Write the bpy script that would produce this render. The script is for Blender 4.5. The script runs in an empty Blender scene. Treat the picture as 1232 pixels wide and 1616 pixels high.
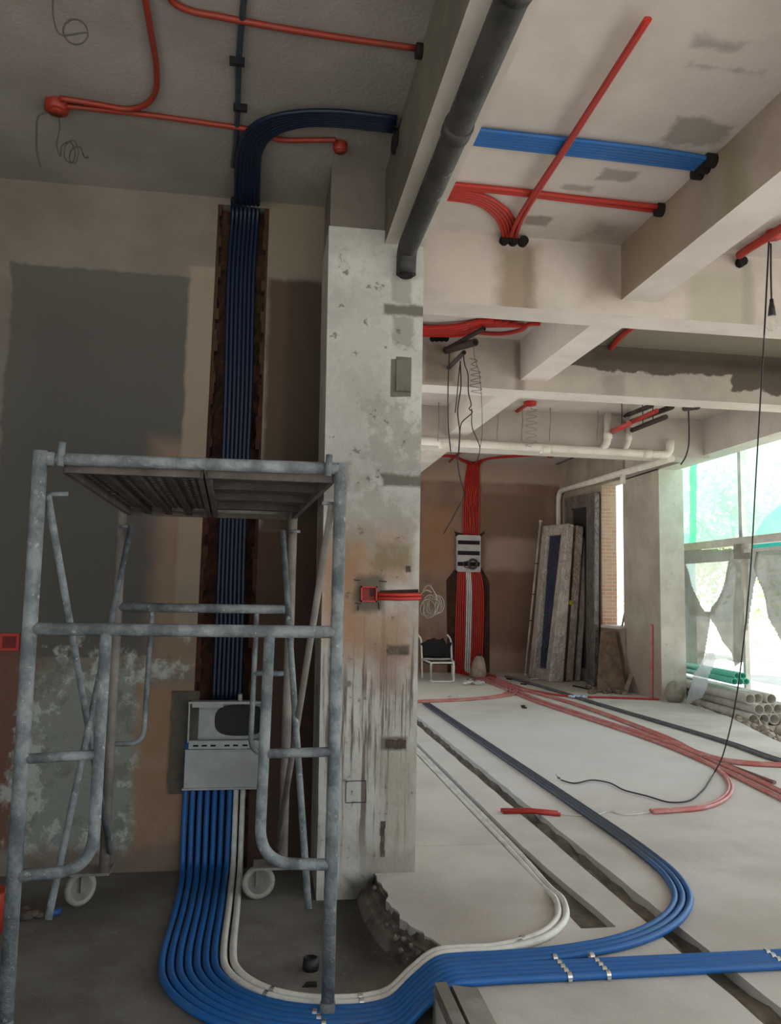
import bpy, bmesh, math, random
import numpy as np
from mathutils import Vector, Matrix

random.seed(7)
rng = np.random.default_rng(7)
SC = bpy.context.scene
COL = SC.collection
PI = math.pi

# ---------------------------------------------------------------- camera
YAW, PITCH, ROLL, FPX = 0.152099353, 0.100897394, 0.018154631, 1290.0
CAM = np.array([0.0, 0.0, 1.5])


def cam_axes():
    cy, sy, cp, sp = math.cos(YAW), math.sin(YAW), math.cos(PITCH), math.sin(PITCH)
    f = np.array([sy * cp, cy * cp, sp])
    r = np.array([cy, -sy, 0.0])
    u = np.cross(r, f)
    cr, sr = math.cos(ROLL), math.sin(ROLL)
    return r * cr + u * sr, -r * sr + u * cr, f


RIGHT, UP, FWD = cam_axes()
cam_data = bpy.data.cameras.new('camera')
cam_data.sensor_fit = 'VERTICAL'
cam_data.sensor_height = 24.0
cam_data.sensor_width = 18.3
cam_data.lens = 24.0 * FPX / 1616.0
cam_data.clip_end = 300
cam = bpy.data.objects.new('camera', cam_data)
COL.objects.link(cam)
m = Matrix.Identity(4)
for i in range(3):
    m[i][0], m[i][1], m[i][2], m[i][3] = RIGHT[i], UP[i], -FWD[i], CAM[i]
cam.matrix_world = m
SC.camera = cam


# survey helpers: where a sight line of the photograph meets a known plane of the building
def ray(x, y):
    return RIGHT * ((x - 616) / FPX) + UP * (-(y - 808) / FPX) + FWD


def on_z(x, y, z):
    d = ray(x, y)
    return CAM + d * ((z - CAM[2]) / d[2])


def on_y(x, y, Y):
    d = ray(x, y)
    return CAM + d * ((Y - CAM[1]) / d[1])


def on_x(x, y, X):
    d = ray(x, y)
    return CAM + d * ((X - CAM[0]) / d[0])


# ---------------------------------------------------------------- light
WORLD_STRENGTH = 1.0
SUN_STRENGTH = 10.0
EXPOSURE = 0.35
SC.view_settings.view_transform = 'Standard'
SC.view_settings.look = 'None'
SC.view_settings.gamma = 1
SC.view_settings.use_curve_mapping = False
SC.view_settings.exposure = EXPOSURE
try:
    SC.cycles.use_denoising = True
    SC.cycles.max_bounces = 10
    SC.cycles.diffuse_bounces = 6
    SC.cycles.transparent_max_bounces = 16
    SC.cycles.sample_clamp_indirect = 6
    SC.cycles.caustics_reflective = False
    SC.cycles.caustics_refractive = False
except Exception:
    pass

world = bpy.data.worlds.new('world')
SC.world = world
world.use_nodes = True
nt = world.node_tree
nt.nodes.clear()
wo = nt.nodes.new('ShaderNodeOutputWorld')
wb = nt.nodes.new('ShaderNodeBackground')
wb.inputs['Color'].default_value = (0.86, 0.95, 1.0, 1)
wb.inputs['Strength'].default_value = WORLD_STRENGTH
# hazy sky, brighter over the open side of the building
wt = nt.nodes.new('ShaderNodeTexCoord')
ws = nt.nodes.new('ShaderNodeSeparateXYZ')
wm = nt.nodes.new('ShaderNodeMapRange')
wm.inputs['From Min'].default_value = -0.3
wm.inputs['From Max'].default_value = 1.0
wm.inputs['To Min'].default_value = 0.85 * WORLD_STRENGTH
wm.inputs['To Max'].default_value = 2.3 * WORLD_STRENGTH
nt.links.new(wt.outputs['Generated'], ws.inputs[0])
nt.links.new(ws.outputs[0], wm.inputs['Value'])
nt.links.new(wm.outputs[0], wb.inputs['Strength'])
nt.links.new(wb.outputs[0], wo.inputs[0])

sun = bpy.data.lights.new('sun', 'SUN')
sun.energy = SUN_STRENGTH
sun.angle = 0.01
sun.color = (1.0, 0.97, 0.93)
sun_o = bpy.data.objects.new('sun', sun)
COL.objects.link(sun_o)
sun_o.location = (4, 10, 12)
_d = Vector((0.12, 0.42, -0.9)).normalized()
sun_o.rotation_euler = _d.to_track_quat('-Z', 'Y').to_euler()


# ---------------------------------------------------------------- colour and materials
def lin(h):
    h = h.lstrip('#')
    out = []
    for k in (0, 2, 4):
        c = int(h[k:k + 2], 16) / 255.0
        out.append(c / 12.92 if c <= 0.04045 else ((c + 0.055) / 1.055) ** 2.4)
    return (out[0], out[1], out[2], 1.0)


class NB:
    def __init__(self, name):
        self.m = bpy.data.materials.new(name)
        self.m.use_nodes = True
        self.t = self.m.node_tree
        self.t.nodes.clear()
        self.out = self.t.nodes.new('ShaderNodeOutputMaterial')
        self.b = self.t.nodes.new('ShaderNodeBsdfPrincipled')
        self.t.links.new(self.b.outputs[0], self.out.inputs[0])
        self.tc = self.t.nodes.new('ShaderNodeTexCoord')
        self._sep = None

    def n(self, k):
        return self.t.nodes.new(k)

    def link(self, a, b):
        self.t.links.new(a, b)

    def put(self, sock, v):
        if hasattr(v, 'is_linked'):
            self.link(v, sock)
        else:
            sock.default_value = v

    def math(self, op, a, b=0.0, clamp=False):
        n = self.n('ShaderNodeMath')
        n.operation = op
        n.use_clamp = clamp
        self.put(n.inputs[0], a)
        self.put(n.inputs[1], b)
        return n.outputs[0]

    def xyz(self):
        if not self._sep:
            s = self.n('ShaderNodeSeparateXYZ')
            self.link(self.tc.outputs['Object'], s.inputs[0])
            self._sep = s
        return self._sep.outputs

    def noise(self, scale, detail=5, rough=0.6, stretch=None):
        n = self.n('ShaderNodeTexNoise')
        n.inputs['Scale'].default_value = scale
        n.inputs['Detail'].default_value = detail
        n.inputs['Roughness'].default_value = rough
        src = self.tc.outputs['Object']
        if stretch:
            mp = self.n('ShaderNodeMapping')
            mp.inputs['Scale'].default_value = stretch
            self.link(src, mp.inputs[0])
            src = mp.outputs[0]
        self.link(src, n.inputs['Vector'])
        return n.outputs[0]

    def ramp(self, v, lo, hi):
        n = self.n('ShaderNodeMapRange')
        n.interpolation_type = 'SMOOTHSTEP'
        n.inputs['From Min'].default_value = lo
        n.inputs['From Max'].default_value = hi
        self.put(n.inputs['Value'], v)
        return n.outputs[0]

    def mix(self, f, a, b):
        n = self.n('ShaderNodeMix')
        n.data_type = 'RGBA'
        self.put(n.inputs[0], f)
        self.put(n.inputs[6], a)
        self.put(n.inputs[7], b)
        return n.outputs[2]

    def box(self, axes, c, h, soft=0.03, amp=0.05, nscale=5.0):
        s = self.xyz()
        ds = []
        for ax, cc, hh in zip(axes, c, h):
            k = 'XYZ'.index(ax)
            ds.append(self.math('SUBTRACT', self.math('ABSOLUTE', self.math('SUBTRACT', s[k], cc)), hh))
        d = ds[0]
        for e in ds[1:]:
            d = self.math('MAXIMUM', d, e)
        nz = self.math('MULTIPLY', self.math('SUBTRACT', self.noise(nscale, 6, 0.65), 0.5), amp * 2.5)
        d = self.math('ADD', d, nz)
        return self.math('SUBTRACT', 1.0, self.ramp(d, -soft, soft))

    def bump(self, h, strength=0.3, dist=0.01):
        n = self.n('ShaderNodeBump')
        n.inputs['Strength'].default_value = strength
        n.inputs['Distance'].default_value = dist
        self.put(n.inputs['Height'], h)
        self.link(n.outputs[0], self.b.inputs['Normal'])

    def done(self, col, rough=0.9, metal=0.0, spec=0.3):
        self.put(self.b.inputs['Base Color'], col)
        self.put(self.b.inputs['Roughness'], rough)
        self.b.inputs['Metallic'].default_value = metal
        try:
            self.b.inputs['Specular IOR Level'].default_value = spec
        except Exception:
            pass
        return self.m


def surf(name, c1, c2, scale=3.0, rough=0.9, metal=0.0, bump=0.25, bscale=60.0, spec=0.3, blobs=(), speck=None, streak=None, lo=0.35, hi=0.65):
    """two-tone mottled surface with optional worn patches (axes, centre, half size, soft, amp, nscale, colour, strength)"""
    b = NB(name)
    col = b.mix(b.ramp(b.noise(scale, 7, 0.65), lo, hi), lin(c1), lin(c2))
    if streak:
        f = b.ramp(b.noise(1.0, 5, 0.7, (streak[1], streak[1], streak[2])), streak[3], streak[4])
        if len(streak) > 5:
            f = b.math('MULTIPLY', f, b.box(*streak[5]))
        col = b.mix(f, col, lin(streak[0]))
    for bl in blobs:
        axes, c, h, soft, amp, ns, colr, st = bl
        f = b.math('MULTIPLY', b.box(axes, c, h, soft, amp, ns), st)
        col = b.mix(f, col, lin(colr))
    if speck:
        f = b.math('MULTIPLY', b.ramp(b.noise(speck[1], 4, 0.7), speck[2], speck[2] + 0.06), speck[3])
        col = b.mix(f, col, lin(speck[0]))
    if bump:
        b.bump(b.math('ADD', b.noise(bscale, 4, 0.6), b.math('MULTIPLY', b.noise(bscale / 8, 5, 0.6), 1.5)), bump, 0.01)
    return b.done(col, rough, metal, spec)


def plain(name, c, rough=0.5, metal=0.0, spec=0.4, vary=0.12, scale=12.0):
    b = NB(name)
    l = lin(c)
    dk = tuple(x * (1 - vary * 2) for x in l[:3]) + (1.0,)
    col = b.mix(b.ramp(b.noise(scale, 5, 0.6), 0.3, 0.7), dk, l)
    return b.done(col, rough, metal, spec)


# ---------------------------------------------------------------- mesh helpers
class MB:
    def __init__(self):
        self.v, self.f, self.s = [], [], []

    def add(self, vs, fs, smooth=False):
        o = len(self.v)
        self.v += [tuple(float(c) for c in p) for p in vs]
        for f in fs:
            self.f.append(tuple(i + o for i in f))
            self.s.append(smooth)
        return self

    def box(self, x0, x1, y0, y1, z0, z1):
        vs = [(x, y, z) for z in (z0, z1) for y in (y0, y1) for x in (x0, x1)]
        return self.hexa(vs)

    def hexa(self, vs):
        return self.add(vs, [(0, 2, 3, 1), (4, 5, 7, 6), (0, 1, 5, 4), (2, 6, 7, 3), (0, 4, 6, 2), (1, 3, 7, 5)])

    def bar(self, a, b, w, h, up=(0, 0, 1)):
        a, b, up = np.array(a, float), np.array(b, float), np.array(up, float)
        d = (b - a) / np.linalg.norm(b - a)
        s = np.cross(d, up)
        s /= np.linalg.norm(s)
        u = np.cross(s, d)
        vs = []
        for p in (a, b):
            vs += [p - s * w / 2 - u * h / 2, p + s * w / 2 - u * h / 2, p - s * w / 2 + u * h / 2, p + s * w / 2 + u * h / 2]
        return self.add(vs, [(0, 1, 3, 2), (4, 6, 7, 5), (0, 4, 5, 1), (2, 3, 7, 6), (0, 2, 6, 4), (1, 5, 7, 3)])

    def tube(self, pts, r, seg=8, cap=True):
        P = [np.array(p, float) for p in pts]
        Q = [P[0]]
        for p in P[1:]:
            if np.linalg.norm(p - Q[-1]) > 1e-5:
                Q.append(p)
        P = Q
        n = len(P)
        if n < 2:
            return self
        T = []
        for i in range(n):
            t = P[min(i + 1, n - 1)] - P[max(i - 1, 0)]
            ln = np.linalg.norm(t)
            T.append(t / ln if ln > 1e-9 else np.array([0, 0, 1.0]))
        a = np.array([0, 0, 1.0]) if abs(T[0][2]) < 0.9 else np.array([1.0, 0, 0])
        u = np.cross(T[0], a)
        u /= np.linalg.norm(u)
        vs, fs = [], []
        for i in range(n):
            u = u - T[i] * np.dot(u, T[i])
            u /= np.linalg.norm(u)
            w = np.cross(T[i], u)
            rr = r[i] if hasattr(r, '__len__') else r
            for k in range(seg):
                an = 2 * PI * k / seg
                vs.append(P[i] + (u * math.cos(an) + w * math.sin(an)) * rr)
        for i in range(n - 1):
            for k in range(seg):
                fs.append((i * seg + k, i * seg + (k + 1) % seg, (i + 1) * seg + (k + 1) % seg, (i + 1) * seg + k))
        self.add(vs, fs, True)
        if cap:
            o = len(self.v) - len(vs)
            self.f.append(tuple(o + k for k in reversed(range(seg))))
            self.f.append(tuple(o + (n - 1) * seg + k for k in range(seg)))
            self.s += [False, False]
        return self

    def pipe(self, pts, ro, ri, seg=12):
        """hollow straight pipe"""
        a, b = np.array(pts[0], float), np.array(pts[-1], float)
        d = (b - a) / np.linalg.norm(b - a)
        e = np.array([0, 0, 1.0]) if abs(d[2]) < 0.9 else np.array([1.0, 0, 0])
        u = np.cross(d, e)
        u /= np.linalg.norm(u)
        w = np.cross(d, u)
        vs = []
        for p, r in ((a, ri), (a, ro), (b, ro), (b, ri)):
            for k in range(seg):
                an = 2 * PI * k / seg
                vs.append(p + (u * math.cos(an) + w * math.sin(an)) * r)
        fs = []
        for j in range(4):
            j2 = (j + 1) % 4
            for k in range(seg):
                fs.append((j * seg + k, j * seg + (k + 1) % seg, j2 * seg + (k + 1) % seg, j2 * seg + k))
        return self.add(vs, fs, True)

    def ball(self, c, r, seg=10, rings=7, jit=0.0, sq=(1, 1, 1)):
        vs, fs = [], []
        for i in range(rings + 1):
            th = PI * i / rings
            for k in range(seg):
                ph = 2 * PI * k / seg
                q = 1 + (rng.random() - 0.5) * jit
                vs.append((c[0] + r * q * sq[0] * math.sin(th) * math.cos(ph), c[1] + r * q * sq[1] * math.sin(th) * math.sin(ph), c[2] + r * q * sq[2] * math.cos(th)))
        for i in range(rings):
            for k in range(seg):
                fs.append((i * seg + k, (i + 1) * seg + k, (i + 1) * seg + (k + 1) % seg, i * seg + (k + 1) % seg))
        return self.add(vs, fs, True)

    def lathe(self, prof, c, seg=16):
        vs, fs = [], []
        for r, z in prof:
            for k in range(seg):
                an = 2 * PI * k / seg
                vs.append((c[0] + r * math.cos(an), c[1] + r * math.sin(an), c[2] + z))
        for i in range(len(prof) - 1):
            for k in range(seg):
                fs.append((i * seg + k, i * seg + (k + 1) % seg, (i + 1) * seg + (k + 1) % seg, (i + 1) * seg + k))
        return self.add(vs, fs, True)

    def prism(self, poly, lo, hi, axis='z'):
        """extrude a polygon between two levels of an axis"""
        n = len(poly)
        def pt(p, q):
            return {'z': (p[0], p[1], q), 'y': (p[0], q, p[1]), 'x': (q, p[0], p[1])}[axis]
        vs = [pt(p, lo) for p in poly] + [pt(p, hi) for p in poly]
        fs = [tuple(range(n))[::-1], tuple(range(n, 2 * n))] + [(i, (i + 1) % n, n + (i + 1) % n, n + i) for i in range(n)]
        return self.add(vs, fs)


def obj(name, mb, mat, parent=None, fix=True):
    me = bpy.data.meshes.new(name)
    me.from_pydata(mb.v, [], mb.f)
    if fix:
        bm = bmesh.new()
        bm.from_mesh(me)
        bmesh.ops.recalc_face_normals(bm, faces=bm.faces)
        bm.to_mesh(me)
        bm.free()
    if len(me.polygons) == len(mb.s):
        me.polygons.foreach_set('use_smooth', mb.s)
    me.materials.append(mat)
    o = bpy.data.objects.new(name, me)
    COL.objects.link(o)
    if parent:
        o.parent = parent
        w, p = Vector((0, 0, 0)), parent
        while p:
            w += p.location
            p = p.parent
        o.location = -w
    return o


def bevel(o, w=0.004, seg=2):
    md = o.modifiers.new('bevel', 'BEVEL')
    md.width = w
    md.segments = seg
    md.limit_method = 'ANGLE'
    return o


def tag(o, label=None, cat=None, group=None, kind=None):
    if label:
        o['label'] = label
    if cat:
        o['category'] = cat
    if group:
        o['group'] = group
    if kind:
        o['kind'] = kind
    return o


def thing(name, label, cat, loc=(0, 0, 0), group=None):
    """an Empty at the base of a thing that parents its parts"""
    o = bpy.data.objects.new(name, None)
    o.location = tuple(float(c) for c in loc)
    o.empty_display_size = 0.1
    COL.objects.link(o)
    return tag(o, label, cat, group)


def struct(name, mb, mat, label=None, cat=None):
    return tag(obj(name, mb, mat), label, cat, None, 'structure')


def crom(pts, n=8):
    P = [np.array(p, float) for p in pts]
    if len(P) < 3:
        return P
    E = [2 * P[0] - P[1]] + P + [2 * P[-1] - P[-2]]
    out = []
    for i in range(1, len(E) - 2):
        p0, p1, p2, p3 = E[i - 1], E[i], E[i + 1], E[i + 2]
        # centripetal parameterisation keeps uneven spacing from overshooting
        t0 = 0.0
        t1 = t0 + max(np.linalg.norm(p1 - p0), 1e-6) ** 0.5
        t2 = t1 + max(np.linalg.norm(p2 - p1), 1e-6) ** 0.5
        t3 = t2 + max(np.linalg.norm(p3 - p2), 1e-6) ** 0.5
        for k in range(n):
            t = t1 + (t2 - t1) * k / n
            a1 = (t1 - t) / (t1 - t0) * p0 + (t - t0) / (t1 - t0) * p1
            a2 = (t2 - t) / (t2 - t1) * p1 + (t - t1) / (t2 - t1) * p2
            a3 = (t3 - t) / (t3 - t2) * p2 + (t - t2) / (t3 - t2) * p3
            b1 = (t2 - t) / (t2 - t0) * a1 + (t - t0) / (t2 - t0) * a2
            b2 = (t3 - t) / (t3 - t1) * a2 + (t - t1) / (t3 - t1) * a3
            out.append((t2 - t) / (t2 - t1) * b1 + (t - t1) / (t2 - t1) * b2)
    out.append(P[-1])
    return out


def fillet(pts, rad=0.05, n=6):
    P = [np.array(p, float) for p in pts]
    out = [P[0]]
    for i in range(1, len(P) - 1):
        a, b = P[i - 1] - P[i], P[i + 1] - P[i]
        la, lb = np.linalg.norm(a), np.linalg.norm(b)
        r = min(rad, la * 0.49, lb * 0.49)
        p, q = P[i] + a / la * r, P[i] + b / lb * r
        for k in range(n + 1):
            t = k / n
            out.append((1 - t) ** 2 * p + 2 * t * (1 - t) * P[i] + t * t * q)
    out.append(P[-1])
    return out


def ordinal(i):
    return ['first', 'second', 'third', 'fourth', 'fifth', 'sixth', 'seventh', 'eighth', 'ninth', 'tenth', 'eleventh', 'twelfth', 'thirteenth'][i]

# ================================================================ levels of the building
LF = -0.13        # original slab, left side
CZ = 4.0          # ceiling
YW = 5.1          # cross wall on the left
YP = 4.55         # front of the pillar
YB = 15.9         # far wall
CZF = 4.2         # ceiling of the last bay
C1Y0, C1Y1, C1Z = 5.28, 5.54, 3.49     # first cross beam
C2Y0, C2Y1, C2Z = 7.50, 7.80, 3.50     # second cross beam
C3Y0, C3Y1, C3Z = 10.4, 10.8, 3.46     # third cross beam
PZ0 = 3.54        # soffit of the beam that carries the drain pipe

# ---------------------------------------------------------------- materials of the shell
def fx(x, y, Y):          # centre on a plane facing the camera
    p = on_y(x, y, Y)
    return (float(p[0]), float(p[2]))


def patch(x0, y0, x1, y1, Y):
    a, b = fx(x0, y0, Y), fx(x1, y1, Y)
    return ((a[0] + b[0]) / 2, (a[1] + b[1]) / 2), (abs(b[0] - a[0]) / 2, abs(a[1] - b[1]) / 2)


def blob(x0, y0, x1, y1, Y, colr, st=1.0, soft=0.03, amp=0.05, ns=5.0):
    c, h = patch(x0, y0, x1, y1, Y)
    return ('XZ', c, h, soft, amp, ns, colr, st)


def zblob(x0, y0, x1, y1, Z, colr, st=1.0, soft=0.03, amp=0.05, ns=5.0):
    ps = [on_z(x, y, Z) for x, y in ((x0, y0), (x1, y1))]
    c = ((ps[0][0] + ps[1][0]) / 2, (ps[0][1] + ps[1][1]) / 2)
    h = (abs(ps[0][0] - ps[1][0]) / 2, abs(ps[0][1] - ps[1][1]) / 2)
    return ('XY', c, h, soft, amp, ns, colr, st)


def xblob(x0, y0, x1, y1, X, colr, st=1.0, soft=0.03, amp=0.05, ns=5.0):
    a, b = on_x(x0, y0, X), on_x(x1, y1, X)
    return ('YZ', ((a[1] + b[1]) / 2, (a[2] + b[2]) / 2), (abs(a[1] - b[1]) / 2, abs(a[2] - b[2]) / 2), soft, amp, ns, colr, st)


M_floor = surf('screed', '#cdc8c1', '#bbb5ad', 1.3, 0.85, bump=0.2, bscale=45, blobs=[
    ('XY', (0.95, 3.75), (0.28, 0.5), 0.3, 0.25, 2.0, '#a29b90', 0.6),
    ('XY', (2.7, 3.0), (0.6, 0.8), 0.4, 0.3, 1.5, '#b3aca2', 0.7),
    ('XY', (3.0, 8.0), (1.3, 2.2), 0.8, 0.4, 1.2, '#d2cfcc', 0.7),
    ('XY', (2.7, 13.2), (1.3, 1.5), 0.5, 0.3, 1.2, '#ded6ca', 0.8),
    ('XY', (5.2, 13.9), (0.7, 1.3), 0.3, 0.3, 2.0, '#8b7f70', 0.7)], speck=('#6d665c', 30, 0.68, 0.5))
M_screed_edge = surf('broken screed edge', '#45413b', '#7a746a', 6, 0.95, bump=0.9, bscale=30)
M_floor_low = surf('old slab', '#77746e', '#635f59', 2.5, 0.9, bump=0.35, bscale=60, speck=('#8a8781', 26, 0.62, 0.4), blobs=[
    ('XY', (0.52, 4.2), (0.13, 0.5), 0.16, 0.08, 3.0, '#2c2a27', 0.85),  # dark patch paints shade and damp beside the step
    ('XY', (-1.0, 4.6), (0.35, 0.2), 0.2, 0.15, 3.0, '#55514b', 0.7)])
M_trench = surf('wet trench bottom', '#4b463c', '#6e675a', 5, 0.7, bump=0.8, bscale=22, spec=0.4)
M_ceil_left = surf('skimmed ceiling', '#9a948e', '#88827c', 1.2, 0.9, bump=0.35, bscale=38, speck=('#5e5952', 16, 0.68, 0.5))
M_ceil = surf('whitewashed ceiling', '#d2c9c1', '#c2b9b1', 1.0, 0.85, bump=0.12, bscale=40, blobs=[
    ('XY', (4.4, 6.5), (1.75, 1.1), 0.03, 0.06, 3.0, '#77705f', 0.95),
    zblob(1070, 185, 1130, 235, CZ, '#847d77', 0.75, 0.03, 0.10, 4),
    zblob(1090, 100, 1200, 118, CZ, '#8a827b', 0.7, 0.03, 0.08, 5),
    zblob(1100, 60, 1160, 85, CZ, '#958d86', 0.7, 0.03, 0.09, 5),
    zblob(955, 266, 995, 288, CZ, '#8d8681', 0.7, 0.02, 0.05, 6),
    zblob(890, 290, 930, 303, CZ, '#8f8882', 0.7, 0.02, 0.05, 6),
    zblob(830, 340, 862, 358, CZ, '#857d76', 0.8, 0.02, 0.05, 6),
    zblob(935, 345, 990, 388, CZ, '#94877a', 0.75, 0.12, 0.15, 4),
    zblob(945, 355, 965, 370, CZ, '#908880', 0.7, 0.02, 0.05, 6)])
M_beam = surf('painted beam', '#bab1a8', '#aba298', 1.4, 0.88, bump=0.15, bscale=40)
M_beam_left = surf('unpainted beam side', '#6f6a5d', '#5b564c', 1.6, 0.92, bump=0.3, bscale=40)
M_soffit = surf('pale soffit', '#d6cec4', '#c6beb4', 1.6, 0.85, bump=0.1)
M_side2 = surf('stained beam side', '#a5988a', '#93867a', 1.6, 0.92, bump=0.25, blobs=[
    ('Y' 'Z', (3.9, 3.8), (0.12, 0.4), 0.1, 0.1, 4, '#857a60', 0.75),
    ('YZ', (4.9, 3.75), (0.5, 0.5), 0.3, 0.15, 3, '#937f69', 0.7)])
M_c1 = surf('first cross beam face', '#c3b9af', '#b2a89e', 1.5, 0.88, bump=0.12, blobs=[
    blob(785, 385, 845, 505, C1Y0, '#928370', 0.95, 0.08, 0.06, 4),
    blob(826, 390, 842, 505, C1Y0, '#7d7262', 0.5, 0.03, 0.05, 6),
    blob(930, 380, 985, 470, C1Y0, '#8b7c6d', 0.85, 0.15, 0.12, 3),
    blob(1085, 430, 1190, 520, C1Y0, '#a49f8c', 0.7, 0.06, 0.05, 4),
    blob(1170, 410, 1190, 520, C1Y0, '#958f80', 0.6, 0.03, 0.04, 6)])
b_wave = [blob(896, 440, 1400, 613, C2Y0, '#5f574c', 1.0, 0.012, 0.13, 1.7),
          blob(1150, 440, 1400, 632, C2Y0, '#5f574c', 1.0, 0.012, 0.12, 2.4),
          blob(940, 556, 1400, 596, C2Y0, '#3f3931', 0.55, 0.06, 0.05, 4),
          blob(1140, 566, 1400, 600, C2Y0, '#3f3931', 0.45, 0.06, 0.05, 4)]
M_c2 = surf('second cross beam face', '#bcb1a6', '#aaa095', 1.6, 0.88, bump=0.15, blobs=[
    blob(668, 540, 718, 606, C2Y0, '#7d7263', 0.85, 0.05, 0.05, 4),
    blob(812, 540, 828, 620, C2Y0, '#7a6d60', 0.7, 0.03, 0.03, 5),
    blob(950, 590, 985, 635, C2Y0, '#8f857a', 0.5, 0.04, 0.05, 6)] + b_wave)
M_far = surf('rough brown render', '#94786a', '#7f6354', 1.5, 0.95, bump=0.4, bscale=30, blobs=[
    blob(640, 700, 940, 768, YB, '#b59f8e', 0.85, 0.05, 0.04, 3),
    blob(760, 778, 862, 850, YB, '#7b6350', 0.8, 0.06, 0.06, 3),
    blob(665, 800, 715, 905, YB, '#9a7355', 0.7, 0.12, 0.12, 2.5),
    blob(765, 900, 850, 1020, YB, '#7c5e4c', 0.7, 0.12, 0.12, 2.5),
    blob(765, 850, 850, 900, YB, '#ad9384', 0.7, 0.08, 0.08, 3),
    blob(770, 1030, 850, 1066, YB, '#ac8f7e', 0.6, 0.06, 0.06, 3)])
M_side = surf('rough grey render', '#a89b8b', '#928574', 1.4, 0.93, bump=0.35, bscale=30, blobs=[
    ('YZ', (14.3, 0.5), (1.3, 0.7), 0.3, 0.15, 3, '#85654f', 0.7)])
M_col = surf('bare column', '#b9afa1', '#a79d8e', 1.5, 0.92, bump=0.25, blobs=[
    ('Z', (0.4,), (0.45,), 0.3, 0.2, 3, '#a58a7a', 0.55)])
M_colfront = surf('pale column front', '#d8d3c9', '#c8c2b6', 2.5, 0.9, bump=0.3, speck=('#85807a', 14, 0.63, 0.5))

# old plaster of the left wall with its mortar patches
M_wall = surf('left cross wall', '#827b72', '#716a61', 1.2, 0.95, bump=0.45, bscale=34, blobs=[
    blob(20, 415, 322, 1040, YW, '#585650', 0.97, 0.012, 0.06, 3.2),
    blob(35, 470, 300, 1000, YW, '#4d4b46', 0.6, 0.25, 0.15, 2),
    blob(250, 700, 335, 1060, YW, '#8a7460', 0.8, 0.08, 0.06, 3),
    blob(300, 420, 350, 1000, YW, '#8f8170', 0.85, 0.015, 0.02, 6),
    blob(425, 300, 530, 435, YW, '#7d7361', 0.8, 0.03, 0.03, 5),
    blob(425, 440, 530, 840, YW, '#4e4034', 0.95, 0.02, 0.02, 6),
    blob(455, 440, 530, 840, YW, '#40362d', 0.7, 0.03, 0.02, 6),
    blob(390, 832, 530, 1420, YW, '#46332a', 0.95, 0.04, 0.04, 5),
    blob(-60, 1010, 40, 1340, YW, '#6a4a3d', 0.9, 0.04, 0.05, 4),
    blob(60, 1062, 225, 1330, YW, '#8e9189', 0.92, 0.05, 0.07, 4),
    blob(60, 1062, 200, 1200, YW, '#74776b', 0.5, 0.08, 0.2, 5),
    blob(60, 1062, 225, 1330, YW, '#b5b8b2', 0.75, 0.10, 0.75, 5),
    blob(60, 1062, 225, 1330, YW, '#5f6258', 0.6, 0.06, 0.55, 9),
    blob(218, 1080, 300, 1400, YW, '#8f7259', 0.9, 0.05, 0.04, 4),
    blob(50, 1340, 300, 1400, YW, '#75685d', 0.8, 0.04, 0.05, 4)])
M_chase = surf('broken brick chase', '#4a2a1f', '#291a15', 9, 0.97, bump=1.0, bscale=18, blobs=[
    ('Z', (3.4,), (0.5,), 0.3, 0.1, 3, '#453524', 0.7)])
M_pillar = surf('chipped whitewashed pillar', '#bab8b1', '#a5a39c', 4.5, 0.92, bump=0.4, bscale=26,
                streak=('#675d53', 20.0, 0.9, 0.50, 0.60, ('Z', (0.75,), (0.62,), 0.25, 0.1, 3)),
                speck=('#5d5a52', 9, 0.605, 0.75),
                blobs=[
    blob(508, 840, 570, 1010, YP, '#9d6f4d', 0.7, 0.10, 0.12, 3.5),
    blob(520, 830, 650, 925, YP, '#8d6a4c', 0.72, 0.10, 0.14, 3.5),
    blob(545, 950, 650, 1050, YP, '#957458', 0.75, 0.10, 0.12, 3.5),
    blob(585, 1020, 640, 1100, YP, '#82695a', 0.75, 0.08, 0.10, 4),
    blob(590, 860, 648, 900, YP, '#77684f', 0.8, 0.03, 0.05, 6),
    blob(600, 1190, 655, 1340, YP, '#98917f', 0.6, 0.08, 0.10, 4),
    blob(570, 1340, 660, 1440, YP, '#8d877c', 0.8, 0.06, 0.08, 4),
    blob(545, 1385, 592, 1450, YP, '#4d4942', 0.85, 0.05, 0.05, 4),  # shade and damp at the pillar foot painted as one dark patch
    blob(520, 770, 640, 850, YP, '#8e8a80', 0.7, 0.10, 0.35, 7),
    blob(520, 450, 600, 760, YP, '#8f8d86', 0.42, 0.06, 0.5, 9),
    blob(590, 640, 665, 740, YP, '#85827a', 0.55, 0.06, 0.42, 10),
    blob(618, 440, 647, 478, YP, '#8d8a82', 0.8, 0.01, 0.03, 12),
    blob(606, 479, 672, 500, YP, '#68645b', 1.0, 0.012, 0.02, 7),
    blob(622, 500, 650, 548, YP, '#8a877d', 0.85, 0.012, 0.05, 12),
    blob(604, 748, 670, 770, YP, '#66635a', 1.0, 0.012, 0.02, 7),
    blob(560, 908, 605, 965, YP, '#5b5346', 0.9, 0.025, 0.03, 6),
    blob(503, 728, 548, 790, YP, '#7b7970', 0.8, 0.02, 0.03, 7),
    blob(612, 1018, 645, 1034, YP, '#5a4c40', 0.9, 0.012, 0.02, 9),
    blob(600, 1163, 642, 1184, YP, '#6a6053', 0.9, 0.012, 0.02, 9)])
M_pillar_dark = surf('bare pillar side', '#6b6258', '#584f46', 3, 0.95, bump=0.4)
M_brick = None


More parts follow.
